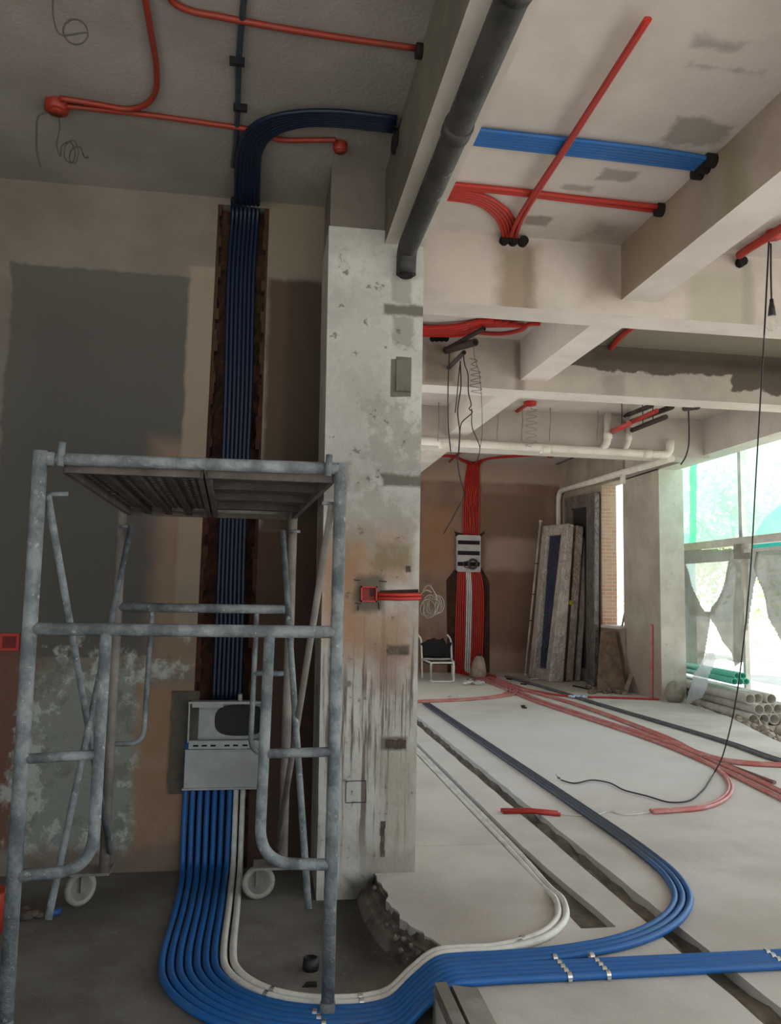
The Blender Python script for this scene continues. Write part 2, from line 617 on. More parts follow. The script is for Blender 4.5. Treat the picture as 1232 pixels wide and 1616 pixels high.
def brick_mat(name, c1, c2, mort):
    b = NB(name)
    n = b.n('ShaderNodeTexBrick')
    mp = b.n('ShaderNodeMapping')
    mp.inputs['Rotation'].default_value = (PI / 2, 0, 0)
    b.link(b.tc.outputs['Object'], mp.inputs[0])
    b.link(mp.outputs[0], n.inputs[0])
    n.inputs['Color1'].default_value = lin(c1)
    n.inputs['Color2'].default_value = lin(c2)
    n.inputs['Mortar'].default_value = lin(mort)
    n.inputs['Scale'].default_value = 1.0
    n.inputs['Mortar Size'].default_value = 0.008
    n.inputs['Brick Width'].default_value = 0.24
    n.inputs['Row Height'].default_value = 0.065
    col = b.mix(b.ramp(b.noise(4, 5, 0.6), 0.35, 0.7), n.outputs[0], lin('#b49a86'))
    b.bump(n.outputs[1], 0.5, 0.01)
    return b.done(col, 0.95)


M_brick = brick_mat('jamb brick', '#b28a72', '#a97b66', '#b6aa9a')


# ---------------------------------------------------------------- floors
def jag(pts, amp=0.012, n=6):
    out = []
    for a, b in zip(pts[:-1], pts[1:]):
        for k in range(n):
            t = k / n
            out.append((a[0] + (b[0] - a[0]) * t + (random.random() - .5) * amp * 2, a[1] + (b[1] - a[1]) * t + (random.random() - .5) * amp))
    out.append(pts[-1])
    return out


edge = jag([(0.66, 5.0), (0.655, 4.5), (0.66, 4.16), (0.70, 3.88), (0.80, 3.64)], 0.016)
edge += jag([(0.81, 3.60), (0.79, 3.5), (0.73, 3.42)], 0.006, 3)
edge += jag([(0.69, 3.22), (0.665, 2.9), (0.66, 2.0), (0.66, -3.2)], 0.006, 4)
TOPX = 6.25
GA = (1.485, 1.655, 3.72)      # groove that holds the white conduits
GB = (1.82, 1.95)              # long dark trench
f = MB()
left_slab = edge[::-1] + [(0.66, 16.2), (GA[0], 16.2), (GA[0], GA[2]), (GA[1], GA[2]), (GA[1], 16.2), (GB[0], 16.2), (GB[0], -3.2)]
# in convex bands: each band between the broken edge and the groove
for (xa, ya), (xb, yb) in zip(edge[:-1], edge[1:]):
    f.prism([(xb, yb), (GA[0], yb), (GA[0], ya), (xa, ya)], LF - 0.02, 0.0)
f.box(0.66, GA[0], 5.0, 16.2, LF - 0.02, 0)
f.box(GA[0], GA[1], -3.2, GA[2], LF - 0.02, 0)


def band(xa, xb, ya, yb, ja, jb, step=.16):
    """floor strip whose long edges are slightly broken where a groove was cut"""
    ys = list(np.arange(ya, yb, step)) + [yb]
    ea = [xa + (random.uniform(-ja, ja) if ja else 0) for _ in ys]
    eb = [xb + (random.uniform(-jb, jb) if jb else 0) for _ in ys]
    for i in range(len(ys) - 1):
        f.prism([(ea[i], ys[i]), (eb[i], ys[i]), (eb[i + 1], ys[i + 1]), (ea[i + 1], ys[i + 1])], LF - 0.02, 0.0)


band(GA[1], GB[0], -3.2, GA[2], 0, .005)
f.prism([(GA[1], GA[2]), (GB[0], GA[2]), (GB[0], 4.9), (1.607, 4.9), (1.614, 4.55), (1.628, 4.25), (1.648, 3.95)], LF - 0.02, 0.0)
band(1.606, GB[0], 4.9, 16.2, .003, .005)
band(GB[1], GB[1] + .1, -3.2, 16.2, .005, 0)
right_edge = [(6.15, -3.2), (6.1, 4.0), (5.6, 7.6), (5.55, 8.2), (5.8, 9.2), (6.05, 10.1), (6.2, 11.35), (6.4, 11.7), (6.4, 16.2)]
re2 = jag(right_edge, 0.02, 5)
for (xa, ya), (xb, yb) in zip(re2[:-1], re2[1:]):
    f.prism([(GB[1] + .1, ya), (xa, ya), (xb, yb), (GB[1] + .1, yb)], LF - 0.02, 0.0)
struct('floor', f, M_floor)
f = MB()
f.box(GA[0], GA[1], GA[2], 16.2, LF - 0.02, -0.035)
nn = 150
rows = []
for i in range(nn + 1):
    y = -3.2 + 19.4 * i / nn
    rows.append([(GB[0] - .03 + (GB[1] - GB[0] + .06) * k / 6, y, -.034 + random.uniform(-.012, .016) - .014 * math.sin(PI * k / 6)) for k in range(7)])
vs = [p for r in rows for p in r]
f.add(vs, [(i * 7 + k, i * 7 + k + 1, (i + 1) * 7 + k + 1, (i + 1) * 7 + k) for i in range(nn) for k in range(6)])
struct('floor_trench', f, M_trench)
f = MB()
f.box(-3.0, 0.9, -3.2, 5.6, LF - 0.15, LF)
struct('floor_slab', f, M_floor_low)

# rubble of broken screed along the step
f = MB()
for k in range(46):
    t = random.random()
    y = 3.45 + t * 1.2
    x = 0.69 - (y - 3.45) * 0.02 + random.uniform(-0.05, 0.035)
    r = random.uniform(0.006, 0.018)
    f.ball((x, y, LF + 0.02 + random.random() * 0.10 + (0.02 if x > 0.72 else 0)), r, 6, 4, 0.5)
tag(obj('rubble', f, M_screed_edge), 'crumbled mortar lumps along the broken screed edge below the pillar', 'rubble', None, 'stuff')
f = MB()
prof = [(4.62, 0.60), (4.3, 0.60), (4.0, 0.63), (3.75, 0.70), (3.6, 0.77), (3.48, 0.76)]
for (ya, xa), (yb, xb) in zip(prof[:-1], prof[1:]):
    for j in range(3):
        a0, a1 = j / 3, (j + 1) / 3
        f.hexa([(xa - 0.05 + 0.10 * a0, ya, LF), (xa - 0.05 + .10 * a1 + .1, ya, LF), (xb - .05 + .10 * a0, yb, LF), (xb - .05 + .10 * a1 + .1, yb, LF),
                (xa - .02 + .10 * a0, ya, LF + .05 + .035 * j), (xa + .03 + .10 * a1, ya, LF + .06 + .035 * j), (xb - .02 + .10 * a0, yb, LF + .05 + .035 * j), (xb + .03 + .10 * a1, yb, LF + .06 + .035 * j)])
struct('floor_step', f, M_screed_edge)
# precast kerb piece beside the step at the bottom of the picture
f = MB()
f.hexa([(0.685, 2.5, LF), (0.80, 2.5, LF), (0.685, 3.20, LF), (0.80, 3.20, LF), (0.69, 2.5, 0.045), (0.735, 2.5, 0.045), (0.69, 3.185, 0.045), (0.735, 3.185, 0.045)])
f.hexa([(0.745, 2.5, -.02), (0.86, 2.5, -.02), (0.75, 3.20, -.02), (0.865, 3.20, -.02), (0.75, 2.5, 0.035), (0.85, 2.5, 0.02), (0.755, 3.18, 0.035), (0.855, 3.18, 0.02)])
tag(obj('concrete_kerb', f, surf('kerb concrete', '#8f897f', '#757067', 4, 0.9)), 'short concrete edging piece laid along the step under the blue conduits', 'kerb')

# ---------------------------------------------------------------- ceiling and beams
f = MB()
f.box(-3.0, 0.65, -3.2, YW + 0.3, CZ, CZ + 0.2)
struct('ceiling_left', f, M_ceil_left)
f = MB()
f.box(0.65, 6.5, -3.2, C3Y1, CZ, CZ + 0.4)
f.box(0.65, 6.5, C3Y1, 16.2, CZF, CZF + 0.2)
struct('ceiling', f, M_ceil)


def beam(name, x0, x1, y0, y1, z0, mat_side, mat_soffit, left_mat=None):
    """beam with its own soffit skin"""
    o = struct(name, MB().box(x0, x1, y0, y1, z0, CZ + 0.05), mat_side)
    o.data.materials.append(mat_soffit)
    if left_mat:
        o.data.materials.append(left_mat)
    for p in o.data.polygons:
        if p.normal.z < -0.9:
            p.material_index = 1
        elif left_mat and p.normal.x < -0.9:
            p.material_index = 2
    return o


BX0, BX1 = 0.635, 0.875
beam('beam_drain', BX0, BX1, -3.2, YW, PZ0, M_ceil, M_soffit, M_beam_left)
beam('beam_cross', BX1 - 0.2, 6.05, C1Y0, C1Y1, C1Z, M_c1, M_soffit)
beam('beam_cross_middle', 0.8, 6.05, C2Y0, C2Y1, C2Z, M_c2, M_soffit)
beam('beam_cross_far', 0.8, 6.05, C3Y0, C3Y1, C3Z, M_beam, M_soffit)


def skew(name, pts, z0, side, soffit, left):
    """longitudinal beam from four soffit corners (near-left, near-right, far-left, far-right)"""
    a, b, c, d = pts
    o = struct(name, MB().hexa([a + (z0,), b + (z0,), c + (z0,), d + (z0,), a + (CZF + .05,), b + (CZF + .05,), c + (CZF + .05,), d + (CZF + .05,)]), side)
    o.data.materials.append(soffit)
    o.data.materials.append(left)
    for p in o.data.polygons:
        if p.normal.z < -0.9:
            p.material_index = 1
        elif p.normal.x < -0.9:
            p.material_index = 2
    return o


skew('beam_long', [(2.46, -3.2), (2.73, -3.2), (2.43, C1Y0), (2.69, C1Y0)], 3.60, M_beam, M_soffit, M_side2)
skew('beam_long_middle', [(2.44, C1Y1), (2.70, C1Y1), (2.40, C2Y0), (2.67, C2Y0)], 3.60, M_beam, M_soffit, M_beam)
skew('beam_long_far', [(2.36, C2Y1), (2.62, C2Y1), (2.32, C3Y0), (2.58, C3Y0)], 3.60, M_beam, M_soffit, M_beam)
skew('beam_long_end', [(2.34, C3Y1), (2.6, C3Y1), (2.36, YB), (2.62, YB)], 3.60, M_beam, M_soffit, M_beam)
FX = 5.97
f = MB().box(FX, FX + 0.3, -3.2, 13.1, 3.50, CZF + 0.1)
o = struct('beam_edge', f, M_beam)
o.data.materials.append(M_soffit)
for p in o.data.polygons:
    if p.normal.z < -0.9:
        p.material_index = 1

# ---------------------------------------------------------------- walls
cL, cR = float(on_y(343, 360, YW)[0]), float(on_y(424, 360, YW)[0])     # chase cut in the wall
cL2, cR2 = float(on_y(318, 1000, YW)[0]), float(on_y(424, 360, YW)[0])
ctop = float(on_y(380, 325, YW)[2])
f = MB()
f.hexa([(-3, YW, LF - .1), (cL2 - .04, YW, LF - .1), (-3, YW + .3, LF - .1), (cL2 - .04, YW + .3, LF - .1), (-3, YW, ctop), (cL, YW, ctop), (-3, YW + .3, ctop), (cL, YW + .3, ctop)])
f.box(-3, 0.7, YW, YW + 0.3, ctop, CZ + 0.1)
f.box(cR, 0.7, YW, YW + 0.3, LF - .1, ctop)
f.box(-0.6, 0.7, YW + 0.12, YW + 0.3, LF - .1, ctop)
o = struct('wall_left', f, M_wall)
f = MB()
ny, nz = 6, 90
for i in range(1):
    vs, fs = [], []
    nx = 14
    for j in range(nz + 1):
        for k in range(nx + 1):
            z = LF - .05 + (ctop - LF + .08) * j / nz
            x = cL2 - .06 + (cR - cL2 + .06) * k / nx
            vs.append((x, YW + 0.095 + random.uniform(-.018, .018), z))
    for j in range(nz):
        for k in range(nx):
            fs.append((j * (nx + 1) + k, j * (nx + 1) + k + 1, (j + 1) * (nx + 1) + k + 1, (j + 1) * (nx + 1) + k))
    f.add(vs, fs)
struct('wall_chase', f, M_chase)
# ragged brick lips on both sides of the chase
f = MB()
for side, x0a, x0b in ((-1, cL, cL2 - .04), (1, cR, cR2)):
    for k in range(60):
        t = k / 60
        z = ctop - (ctop - LF) * t
        x = x0a + (x0b - x0a) * t
        w = random.uniform(0.01, 0.04)
        f.box(min(x, x - side * w), max(x, x - side * w), YW + 0.012, YW + 0.1, z - (ctop - LF) / 60 * 1.02, z)
struct('wall_chase_lip', f, M_chase)

f = MB()
PX0, PX1 = 0.315, 0.868
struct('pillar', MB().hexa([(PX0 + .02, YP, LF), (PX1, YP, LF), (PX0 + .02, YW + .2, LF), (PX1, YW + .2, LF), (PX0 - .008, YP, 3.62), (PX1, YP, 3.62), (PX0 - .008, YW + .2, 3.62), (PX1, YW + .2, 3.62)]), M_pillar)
f = MB().box(PX0, BX0 + .02, YP + 0.02, YW, 3.6, CZ + .02)
struct('pillar_head', f, surf('pillar head render', '#746d64', '#635d55', 2, .9))  # darker tone carries the shading under the beam

# far end
f = MB()
f.box(0.5, 6.3, YB, YB + .3, -.1, CZF + .1)
struct('wall_back', f, M_far)
WX = -2.6
f = MB()
f.box(WX - .2, WX, 2.2, YW + .3, LF - .1, CZ + .1)
f.box(WX - .2, WX, -3.2, 2.2, LF - .1, 0.8)
f.box(WX - .2, WX, -3.2, 2.2, 3.2, CZ + .1)
struct('wall_side_left', f, M_wall)  # unseen wall; opening sized to set the light in the left bay
f = MB()
f.box(0.5, 0.7, YW + .2, 5.9, LF - .1, CZF + .1)
f.box(0.5, 0.7, 14.2, YB, LF - .1, CZF + .1)
f.box(0.5, 0.7, 5.9, 14.2, LF - .1, 0.3)
f.box(0.5, 0.7, 5.9, 14.2, 3.5, CZF + .1)
struct('wall_hall_left', f, M_far)  # unseen wall added against stray sun; opening widened to brighten the hall
RX = 5.93
GY0, GY1 = 13.0, 13.8        # narrow window between column and wall
zs, zt = 1.017, 3.52
f = MB()
f.box(RX, RX + .28, GY1, YB, -.1, CZF + .1)
f.box(RX, RX + .28, 12.9, GY1, -.1, zs)
f.box(RX, RX + .28, 12.9, GY1, zt, CZF + .1)
struct('wall_right', f, M_side)
f = MB().box(RX + .005, RX + .275, GY1 - .004, GY1, zs, zt)
struct('wall_jamb', f, M_brick)
struct('window_sill', MB().box(RX - .03, RX + .34, GY0, GY1, zs - .02, zs + .025), M_soffit)
o = struct('column', MB().box(FX, FX + .40, 11.72, GY0, -.1, 3.52), M_col)
o.data.materials.append(M_colfront)
for p in o.data.polygons:
    if p.normal.y < -0.9:
        p.material_index = 1
struct('column_near', MB().box(FX, FX + .4, 4.9, 5.5, -.1, 3.52), M_col)

# ---------------------------------------------------------------- outside ground
M_ground = surf('sunlit dusty ground', '#d2d0cc', '#c2c0bb', 0.8, 0.95, bump=0.2)
f = MB().box(5.3, 60, -60, 60, -.4, -.16)
f.box(-60, 5.3, -60, -3.3, -.4, -.16)
f.box(-60, -3.0, -3.3, 30, -.4, -.16)
struct('ground_outside', f, M_ground)

# ================================================================ conduits
def conduit_mat(name, clean, dust, cover, y0=None, y1=None, rough=0.45):
    """plastic conduit with a film of cement dust; dust may settle more thickly along a stretch (y0..y1)"""
    b = NB(name)
    f = b.math('MULTIPLY', b.ramp(b.noise(7, 6, 0.7), 0.35, 0.75), cover)
    if y0 is not None:
        g = b.ramp(b.math('ADD', b.xyz()[1], b.math('MULTIPLY', b.math('SUBTRACT', b.noise(5, 4, .6), 0.5), 1.2)), y0, y1)
        g = b.math('MULTIPLY', g, b.ramp(b.xyz()[0], 1.0, 1.3))
        f = b.math('MAXIMUM', f, b.math('MULTIPLY', g, 0.93))
    col = b.mix(f, lin(clean), lin(dust))
    return b.done(col, rough, 0, 0.4)


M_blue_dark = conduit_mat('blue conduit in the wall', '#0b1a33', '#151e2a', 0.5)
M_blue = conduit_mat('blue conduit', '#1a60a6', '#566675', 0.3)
M_blue_long = conduit_mat('blue conduit turning dusty', '#1a5ea0', '#3a3f46', 0.25, 4.0, 5.0)
M_white = conduit_mat('white conduit', '#dcdad2', '#8f8b83', 0.5)
M_red = conduit_mat('red conduit', '#b02c22', '#7a453c', 0.35)
M_red_dim = conduit_mat('dusty red conduit on ceiling', '#8c2d1d', '#5c3d33', 0.45)
M_red_floor = conduit_mat('red conduit under cement dust', '#bd635e', '#c0a8a2', 0.7)
M_red_bright = conduit_mat('red riser conduit', '#b8231b', '#853a2b', 0.3)
M_grey_pipe = conduit_mat('dusty dark conduit', '#4d5057', '#7f7c78', 0.5)
M_blue_thin = conduit_mat('thin blue-grey conduit', '#25313f', '#474c50', 0.5)
M_pvc = surf('white pvc pipe', '#ddd5c9', '#cbc2b5', 3, 0.5, bump=0.05)
M_black = plain('black plastic', '#1d1b1a', 0.5)
M_wire = plain('black wire', '#221d1b', 0.6)
M_hole = plain('dark hole', '#191512', 0.95)
M_steelclip = plain('bright clip steel', '#d5d7d8', 0.25, 0.9, 0.5, 0.05)


def run(name, pts, r, mat, label, cat='conduit', group=None, smooth=8, seg=8):
    P = crom(pts, smooth) if smooth else pts
    o = obj(name, MB().tube(P, r, seg), mat, None, False)
    return tag(o, label, cat, group)


def between(A, B, n, k):
    """k-th of n parallel lines between two edge lines with the same number of points"""
    t = (k + 0.5) / n
    return [np.array(a) * (1 - t) + np.array(b) * t for a, b in zip(A, B)]


# ---- blue risers in the wall chase, over the ceiling to the beam
YR = YW + 0.035
wl = [on_y(x, y, YR) for x, y in ((333, 1110), (338, 1000), (345, 830), (352, 640), (358, 420), (364, 335))]
wr = [on_y(x, y, YR) for x, y in ((381, 1110), (385, 1000), (389, 830), (398, 640), (404, 420), (410, 335))]
zc = CZ - 0.035
cl = [on_z(x, y, zc) for x, y in ((371, 262), (376, 228), (394, 199), (425, 183), (470, 175), (530, 174))]
cr = [on_z(x, y, zc) for x, y in ((411, 262), (414, 240), (428, 218), (450, 206), (480, 199), (530, 199))]
cl.append(np.array([BX0 - 0.03, cl[-1][1], zc]))
cr.append(np.array([BX0 - 0.03, cr[-1][1], zc]))
NR = 7
names = ['leftmost', 'second from left', 'third from left', 'middle', 'third from right', 'second from right', 'rightmost']
for k in range(NR):
    w = between(wl, wr, NR, k)
    c = between(cl, cr, NR, k)
    corner = [np.array([w[-1][0], YW - 0.04, w[-1][2] + 0.05]), np.array([(w[-1][0] + c[0][0]) / 2, YW - 0.13, zc - .035])]
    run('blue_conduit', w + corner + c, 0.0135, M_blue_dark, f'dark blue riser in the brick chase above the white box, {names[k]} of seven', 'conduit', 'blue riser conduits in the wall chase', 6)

f = MB()
for y in (c[-1][1] + .03, c[-1][1] + .1):
    f.tube([(BX0 - 0.02, y, zc - .02), (BX0 + .004, y, zc - .02)], 0.05, 10)
tag(obj('conduit_sleeve', f, M_hole), 'black sleeve mouth where the blue ceiling conduits enter the beam', 'sleeve')

run('grey_conduit', [on_z(x, y, CZ - .012) for x, y in ((390, -60), (384, 5), (377, 90), (375, 170), (372, 225), (368, 262))], 0.014, M_blue_thin, 'single thin slate-blue conduit running straight along the dim left ceiling')
f = MB()
tag(obj('pipe_clip', MB().box(*(lambda p: (p[0] - .04, p[0] + .03, p[1] - .012, p[1] + .012, CZ - .035, CZ))(on_z(376, 92, CZ))), M_black), 'dark saddle clip on the slate-blue ceiling conduit, nearer the camera', 'clip', 'ceiling clips')
tag(obj('pipe_clip', MB().box(*(lambda p: (p[0] - .03, p[0] + .04, p[1] - .012, p[1] + .012, CZ - .035, CZ))(on_z(378, 165, CZ))), M_black), 'dark saddle clip on the slate-blue ceiling conduit, close to the blue bundle', 'clip', 'ceiling clips')

# ---- blue and white conduits from the box down to the floor, round the bend and up the step
R0 = 0.0165
ctr = np.array([0.37, 3.89])
pitch = 0.0375
lowx = [float(on_y(292 + (362 - 292) * k / 6, 1255, YW - .03)[0]) for k in range(7)]
whx = [float(on_y(372, 1255, YW - .03)[0]), float(on_y(383, 1255, YW - .03)[0])]


def floor_run(q, x_wall, y_right, x_start):
    """q = radius of the floor bend; returns points from under the box to the top of the step"""
    zl = LF + R0
    xl = ctr[0] - q
    pts = [(x_wall, YW - .015, 0.62), (x_wall, YW - .015, 0.35), (x_wall, YW - .03, 0.10), (x_wall * .8 + xl * .2, YW - 0.07, LF + .05), (x_wall * .4 + xl * .6, YW - .22, zl), (xl, 4.45, zl)]
    for a in range(0, 91, 15):
        t = math.radians(a)
        pts.append((ctr[0] - q * math.cos(t), ctr[1] - q * math.sin(t), zl))
    yb = ctr[1] - q
    dy = y_right - yb
    pts += [(0.47, yb + dy * .06, zl), (0.56, yb + dy * .25, zl + .012), (0.66, yb + dy * .6, zl + .075), (0.76, yb + dy * .88, R0 - .004), (0.87, y_right, R0)]
    return [np.array(p) for p in pts]


GRP = 'blue conduits sweeping across the floor'
labs = ['outermost of seven blue conduits in the floor bend, running off right', 'second from the outside of seven blue conduits in the floor bend', 'third from the outside of seven blue conduits in the floor bend',
        'middle one of seven blue conduits in the floor bend',
        'fifth from the outside of seven blue conduits, far end grey with dust', 'sixth from the outside of seven blue conduits, far end grey with dust', 'innermost blue conduit beside the white pair, far end grey with dust']
inner = [(1.0, 3.462), (1.3, 3.485), (1.62, 3.575), (1.88, 3.74), (2.08, 3.98), (2.19, 4.28), (2.235, 4.7), (2.245, 5.6), (2.24, 8.0), (2.235, 11.25)]


def offset2(path, d):
    P = [np.array(p) for p in path]
    out = []
    for i, p in enumerate(P):
        t = P[min(i + 1, len(P) - 1)] - P[max(i - 1, 0)]
        t = t / np.linalg.norm(t)
        out.append(p + np.array([t[1], -t[0]]) * d)
    return out


for k in range(7):
    q = 0.755 - pitch * k
    yr = 3.235 + 0.0375 * k
    pts = floor_run(q, lowx[k], yr, 0)
    if k < 4:
        tail = [(1.3, yr, R0), (2.2, yr - .005, R0), (3.4, yr - .01, R0), (5.9, yr - .015, R0)]
        mt = M_blue
    else:
        tail = [(p[0], p[1], R0) for p in offset2(inner, (6 - k) * 0.036)]
        mt = M_blue_long
    run('blue_conduit', pts + [np.array(p) for p in tail], R0, mt, labs[k], 'conduit', GRP, 6)

wl_in = [(1.0, 3.535), (1.15, 3.58), (1.29, 3.665), (1.41, 3.82), (1.475, 4.02), (1.505, 4.3), (1.52, 4.8), (1.525, 6.5), (1.53, 10.5)]
for k in range(2):
    q = 0.49 - 0.042 * k
    yr = 3.50 + 0.036 * k
    pts = floor_run(q, whx[k], yr, 0)
    tail = offset2(wl_in, 0.036 * (1 - k))
    tail = [np.array((p[0], p[1], R0 - (0.034 if p[1] > 4.1 and i > 4 else 0.0))) for i, p in enumerate(tail)]
    run('white_conduit', pts + tail, R0, M_white, ['outer one of the white pair beside the blue bundle', 'inner one of the white pair on the inside of the bend'][k], 'conduit', 'white conduits sweeping across the floor', 6)

# ---- saddle clips over the blue bundle
def clip(p, ax, label, group):
    """half-ring saddle over one conduit; ax = direction of the conduit"""
    ax = np.array(ax, float)
    ax /= np.linalg.norm(ax)
    side = np.cross(ax, (0, 0, 1))
    mb = MB()
    pts = []
    for a in range(-20, 201, 22):
        t = math.radians(a)
        pts.append(np.array(p) + side * math.cos(t) * (R0 + .002) + np.array([0, 0, 1]) * math.sin(t) * (R0 + .002))
    vs, fs = [], []
    for q in pts:
        vs += [q - ax * .009, q + ax * .009]
    for i in range(len(pts) - 1):
        fs.append((2 * i, 2 * i + 1, 2 * i + 3, 2 * i + 2))
    mb.add(vs, fs, True)
    for s in (-1, 1):
        c = np.array(p) + side * s * (R0 + .001) - np.array([0, 0, R0 * .6])
        mb.bar(c - ax * .008, c + ax * .008, .004, .008)
    return tag(obj('pipe_clip', mb, M_steelclip, None, False), label, 'clip', group)


places = [(1.24, 'row nearest the step'), (1.40, 'second row from the step'), (2.16, 'row by the dark trench')]
for x, w in places:
    for k in range(5 if x < 2 else 4):
        y = 3.235 + .0375 * k + (x - 1.3) * (-.005) + (0.012 if k == 4 else 0)
        clip((x, y, R0), (1, 0, 0), f'bright saddle clip on the blue conduits, {w}, {ordinal(k)} from the camera', 'saddle clips on the blue conduits')
for k in range(3):
    q = 0.755 - pitch * (5 - k)
    t = math.radians(78 + 2 * k)
    clip((ctr[0] - q * math.cos(t), ctr[1] - q * math.sin(t), LF + R0), (math.sin(t), -math.cos(t), 0), f'bright saddle clip on the blue bend beside the scaffold post, {ordinal(k)} from the camera', 'saddle clips on the blue bend')
for k in range(2):
    q = 0.49 - .042 * k
    for j, (t, wh) in enumerate(((52, 'at the tight part of the bend'), (112, 'just right of the scaffold post'))):
        tt = math.radians(min(t, 90))
        p = (ctr[0] - q * math.cos(tt), ctr[1] - q * math.sin(tt), LF + R0) if t <= 90 else (0.44, ctr[1] - q, LF + R0)
        clip(p, (math.sin(tt), -math.cos(tt), 0), f'saddle clip on the {["outer", "inner"][k]} white conduit {wh}', 'saddle clips on the white conduits')
for k in range(2):
    clip((1.145 + .02 * k, 3.545 + .036 * k + .01, R0), (1, .45, 0), f'saddle clip on the {["outer", "inner"][k]} white conduit before its second bend', 'saddle clips on the white conduits')

# ---- dark pipes and red conduits on the right-hand floor
for k in range(2):
    A = [(4.53 + .05 * k, 15.0, R0), (4.66 + .05 * k, 12.95, R0), (4.70 + .05 * k, 11.4, R0), (4.86 + .05 * k, 8.2, R0), (4.83 + .06 * k, 7.15, R0), (4.95 + .06 * k, 6.8, R0), (5.5, 6.6 + .05 * k, R0)]
    run('dark_conduit', A, 0.019, M_grey_pipe, f'dark grey dusty conduit crossing the far floor, {["left", "right"][k]} one of the pair', 'conduit', 'dark conduits on the far floor')


def fl(L, z=0.014):
    return [on_z(x, y, z) for x, y in L]


# main pair of bundles from the far panel towards the right edge
main = [(3.88, 15.3), (3.92, 13.0), (3.90, 11.6), (4.12, 8.2), (4.05, 6.9), (3.93, 5.9), (3.85, 5.2), (3.78, 4.2), (3.75, 2.0)]
for k in range(4):
    P = [np.array((x + .034 * k + (.05 if k > 1 else 0), y, 0.014)) for x, y in main]
    run('red_conduit', P, 0.0135, M_red_floor, f'dusty red conduit running along the open floor, {ordinal(k)} from the left of four', 'conduit', 'long red conduits on the floor')
far2 = fl([(768, 1068), (800, 1082), (900, 1110), (990, 1142), (1060, 1170), (1100, 1190), (1150, 1203), (1260, 1210), (1420, 1208)])
for k in range(3):
    P = [p + np.array([.04 * k, 0.05 * k, 0]) for p in far2]
    run('red_conduit', P, 0.0135, M_red_floor, f'red conduit curving towards the right edge, {ordinal(k)} of three from the camera', 'conduit', 'curving red conduits on the far floor')
ret = fl([(1060, 1178), (1110, 1200), (1143, 1222), (1155, 1245), (1140, 1264), (1105, 1276), (1060, 1280), (1030, 1282)])
for k in range(2):
    P = [p + np.array([0.0, 0.045 * k, 0]) for p in ret]
    run('red_conduit', P, 0.0135, M_red_floor, f'red conduit hooking back in a tight U on the floor, {["inner", "outer"][1 - k]} one', 'conduit', 'hooked red conduits')
for k in range(2):
    P = [p + np.array([0, .045 * k, 0.0]) for p in fl([(793, 1281), (840, 1281), (884, 1285)])]
    run('red_conduit', P, 0.014, M_red, f'short straight red conduit stub bridging the dark trench, {["nearer", "farther"][k]} one', 'conduit', 'red stubs over the trench', 0)
run('red_conduit', fl([(1110, 1194), (1150, 1208), (1222, 1235)]), 0.017, conduit_mat('brown red conduit', '#7d4b45', '#8b807a', .6), 'short brownish red conduit piece lying beside the hooked conduits')
arc = fl([(640, 1108), (690, 1106), (750, 1103), (790, 1096), (800, 1088), (790, 1078), (764, 1068)])
for k in range(4):
    P = [p + np.array([.05 * k, -0.02 * k, 0]) if i > 2 else p + np.array([0, -.05 * k + .1, 0]) for i, p in enumerate(arc)]
    run('red_conduit', P, 0.0135, M_red_floor, f'pale red conduit bending left across the far floor, {ordinal(k)} of four from the wall', 'conduit', 'red conduits bending left at the far end')
for k in range(2):
    P = [p + np.array([0, .06 * k, 0]) for p in fl([(800, 1078), (850, 1092), (900, 1099), (960, 1101), (1040, 1104)])]
    run('red_conduit', P, 0.0135, M_red, f'red conduit crossing the far floor to the foot of the column, {["nearer", "farther"][k]} one', 'conduit', 'red conduits to the column')
run('red_conduit', [on_x(1028, y, FX - .02) for y in (985, 1030, 1070, 1106)], 0.025, M_red_floor, 'red conduit climbing the side of the right-hand column')
run('bare_cable', fl([(884, 1285), (910, 1287), (940, 1286), (962, 1280), (980, 1285), (1000, 1285), (1030, 1281)], .006), 0.004, plain('silver cable', '#d8d6d2', .4), 'thin pale cable strung between the red stub and the hooked conduit', 'cable')

# ---- left ceiling: red conduits and boxes
def jbox(px, py, label, size=0.075, z=CZ, mat=None, grp=None):
    p = on_z(px, py, z)
    t = thing('junction_box', label, 'junction box', p, grp)
    prof = [(0.001, -.05), (size * .9, -.05), (size, -.042), (size, 0.0)]
    o = obj('box_body', MB().lathe(prof, p, 8), mat or M_red_dim, t)
    obj('box_lid', MB().lathe([(0.001, -.054), (size * .6, -.054), (size * .6, -.05)], p, 8), mat or M_red_dim, t)
    return p


def ceil(L, z=CZ - .016):
    return [on_z(x, y, z) for x, y in L]


jbox(90, 162, 'red octagonal junction box at the end of the left ceiling conduit', 0.062)
jbox(537, 226, 'red junction box on the left ceiling beside the blue arch', 0.04)
run('red_conduit', ceil([(90, 166), (150, 172), (230, 181), (330, 195), (400, 206), (440, 220), (490, 221), (530, 221)]), 0.0145, M_red_dim, 'red conduit on the left ceiling running between the two junction boxes')
run('red_conduit', ceil([(95, 155), (150, 164), (200, 172), (228, 166), (244, 148), (247, 110), (238, 50), (226, -20), (222, -60)]), 0.0145, M_red_dim, 'red conduit curving from the left ceiling box towards the camera')
run('red_conduit', ceil([(262, -30), (272, 2), (300, 17), (350, 27), (430, 42), (540, 60), (655, 76)]), 0.0145, M_red_dim, 'red conduit crossing the left ceiling to the beam')
tag(obj('conduit_sleeve', MB().tube([(BX0 - .03, *on_z(655, 80, zc)[1:]), (BX0 + .01, *on_z(655, 80, zc)[1:])], .035, 8), M_hole), 'black sleeve mouth at the beam end of the red left ceiling conduit', 'sleeve')

